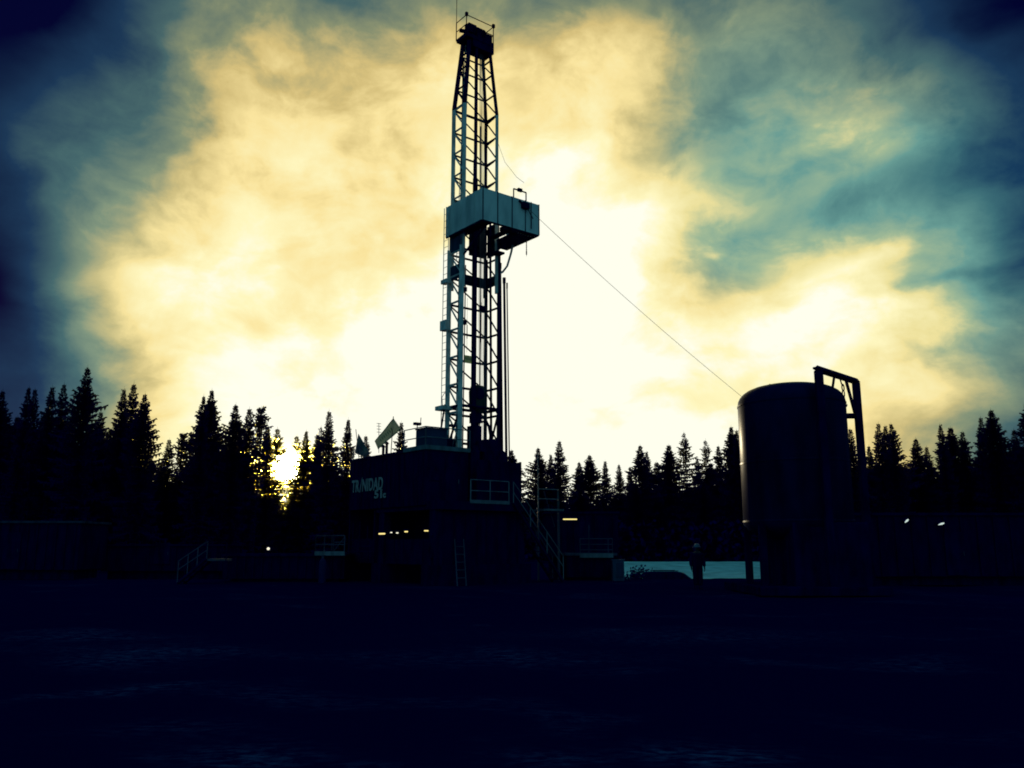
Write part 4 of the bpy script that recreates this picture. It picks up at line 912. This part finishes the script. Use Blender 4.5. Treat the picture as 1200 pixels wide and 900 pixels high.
for b_ in LB: Lm = blob(PW, *b_, Lm)
fb = noise(PW, .0085, .0125, (1.3, 7.7, 0), 8, .55, .0)
fb2 = noise(PW, .022, .032, (9.3, 3.1, 0), 6, .6, .1)
amp = mth('MULTIPLY_ADD', Lm, 1.5, .10, clamp=True)
ss = N.new('ShaderNodeMapRange'); ss.interpolation_type = 'SMOOTHSTEP'; ss.inputs[1].default_value = .36; ss.inputs[2].default_value = .62; l.new(fb.outputs['Fac'], ss.inputs[0])
nz = mth('ADD', mth('MULTIPLY', mth('SUBTRACT', ss.outputs[0], .42), .16), mth('MULTIPLY', mth('SUBTRACT', fb2.outputs['Fac'], .5), .26))
Lm = mth('MULTIPLY_ADD', nz, amp, Lm)
Tm = 0.0
for b_ in [(940, 240, 200, 90, 8, 1.4), (880, 110, 120, 90, 0, .5), (1100, 300, 130, 90, 10, .7), (1110, 380, 110, 90, 0, .6), (60, 430, 110, 90, 0, .35), (130, 250, 90, 120, 0, .3)]: Tm = blob(PW, *b_, Tm)
def ramp(fac, stops):
    cr = N.new('ShaderNodeValToRGB'); cr.color_ramp.interpolation = 'LINEAR'; e = cr.color_ramp.elements
    while len(e) < len(stops): e.new(.5)
    for q, (p, c) in zip(e, stops):
        q.position = p; q.color = (*[((x / 255) / 12.92 if x / 255 <= .04045 else ((x / 255 + .055) / 1.055) ** 2.4) for x in c], 1)
    l.new(fac, cr.inputs[0]); return cr.outputs[0]
warm = ramp(Lm, [(0, (0, 2, 44)), (.14, (26, 54, 84)), (.28, (72, 102, 104)), (.42, (136, 144, 112)), (.56, (212, 190, 124)), (.70, (250, 228, 158)), (.86, (255, 247, 192)), (1, (255, 255, 238))])
teal = ramp(Lm, [(0, (0, 3, 52)), (.14, (18, 58, 92)), (.28, (62, 112, 120)), (.42, (104, 156, 148)), (.56, (158, 184, 150)), (.70, (236, 224, 156)), (.86, (255, 247, 192)), (1, (255, 255, 238))])
mx = N.new('ShaderNodeMix'); mx.data_type = 'RGBA'; mx.clamp_factor = True; l.new(mth('MULTIPLY', Tm, 1.0, clamp=True), mx.inputs[0]); l.new(warm, mx.inputs[6]); l.new(teal, mx.inputs[7])
# the sun itself, in the sky
sunw = blob(P0, 338, 548, 8.5, 8.5, 0, 600.0, 0.0); sunh = blob(P0, 338, 548, 17, 17, 0, 9.0, 0.0)
def rgb(c, f):
    m_ = N.new('ShaderNodeMix'); m_.data_type = 'RGBA'; m_.blend_type = 'MULTIPLY'; m_.inputs[0].default_value = 1; m_.inputs[6].default_value = (*c, 1); l.new(f, m_.inputs[7]); return m_.outputs[2]
def addc(a, b):
    m_ = N.new('ShaderNodeMix'); m_.data_type = 'RGBA'; m_.blend_type = 'ADD'; m_.inputs[0].default_value = 1; l.new(a, m_.inputs[6]); l.new(b, m_.inputs[7]); return m_.outputs[2]
front = addc(addc(mx.outputs[2], rgb((1, .92, .6), sunw)), rgb((1, .75, .15), sunh))
# sky behind the viewer: even blue-green dusk light
fr = N.new('ShaderNodeMapRange'); fr.interpolation_type = 'SMOOTHSTEP'; fr.inputs[1].default_value = -.25; fr.inputs[2].default_value = .25; l.new(sp.outputs[1], fr.inputs[0])
bk = N.new('ShaderNodeMix'); bk.data_type = 'RGBA'; bk.inputs[6].default_value = (.036, .155, .205, 1); l.new(fr.outputs[0], bk.inputs[0]); l.new(front, bk.inputs[7])
sky = N.new('ShaderNodeTexSky'); sky.sky_type = 'NISHITA'; sky.sun_disc = False; sky.sun_elevation = s_el; sky.sun_rotation = s_az; sky.air_density = 1.5; sky.dust_density = 2
b1 = N.new('ShaderNodeBackground'); l.new(bk.outputs[2], b1.inputs[0]); b1.inputs[1].default_value = 1.0
b2 = N.new('ShaderNodeBackground'); l.new(sky.outputs[0], b2.inputs[0]); b2.inputs[1].default_value = 0.0005
ad = N.new('ShaderNodeAddShader'); l.new(b1.outputs[0], ad.inputs[0]); l.new(b2.outputs[0], ad.inputs[1])
wo = N.new('ShaderNodeOutputWorld'); l.new(ad.outputs[0], wo.inputs[0])
w.cycles.sampling_method = 'MANUAL'; w.cycles.sample_map_resolution = 1024
# ------------------------------------------------------------------ render look
sc.view_settings.view_transform = 'Standard'; sc.view_settings.look = 'None'; sc.view_settings.exposure = 0; sc.view_settings.gamma = 1
sc.render.engine = 'CYCLES'; sc.cycles.max_bounces = 5; sc.cycles.diffuse_bounces = 2; sc.cycles.transparent_max_bounces = 8
sc.cycles.pixel_filter_type = 'BLACKMAN_HARRIS'; sc.cycles.filter_width = 1.8
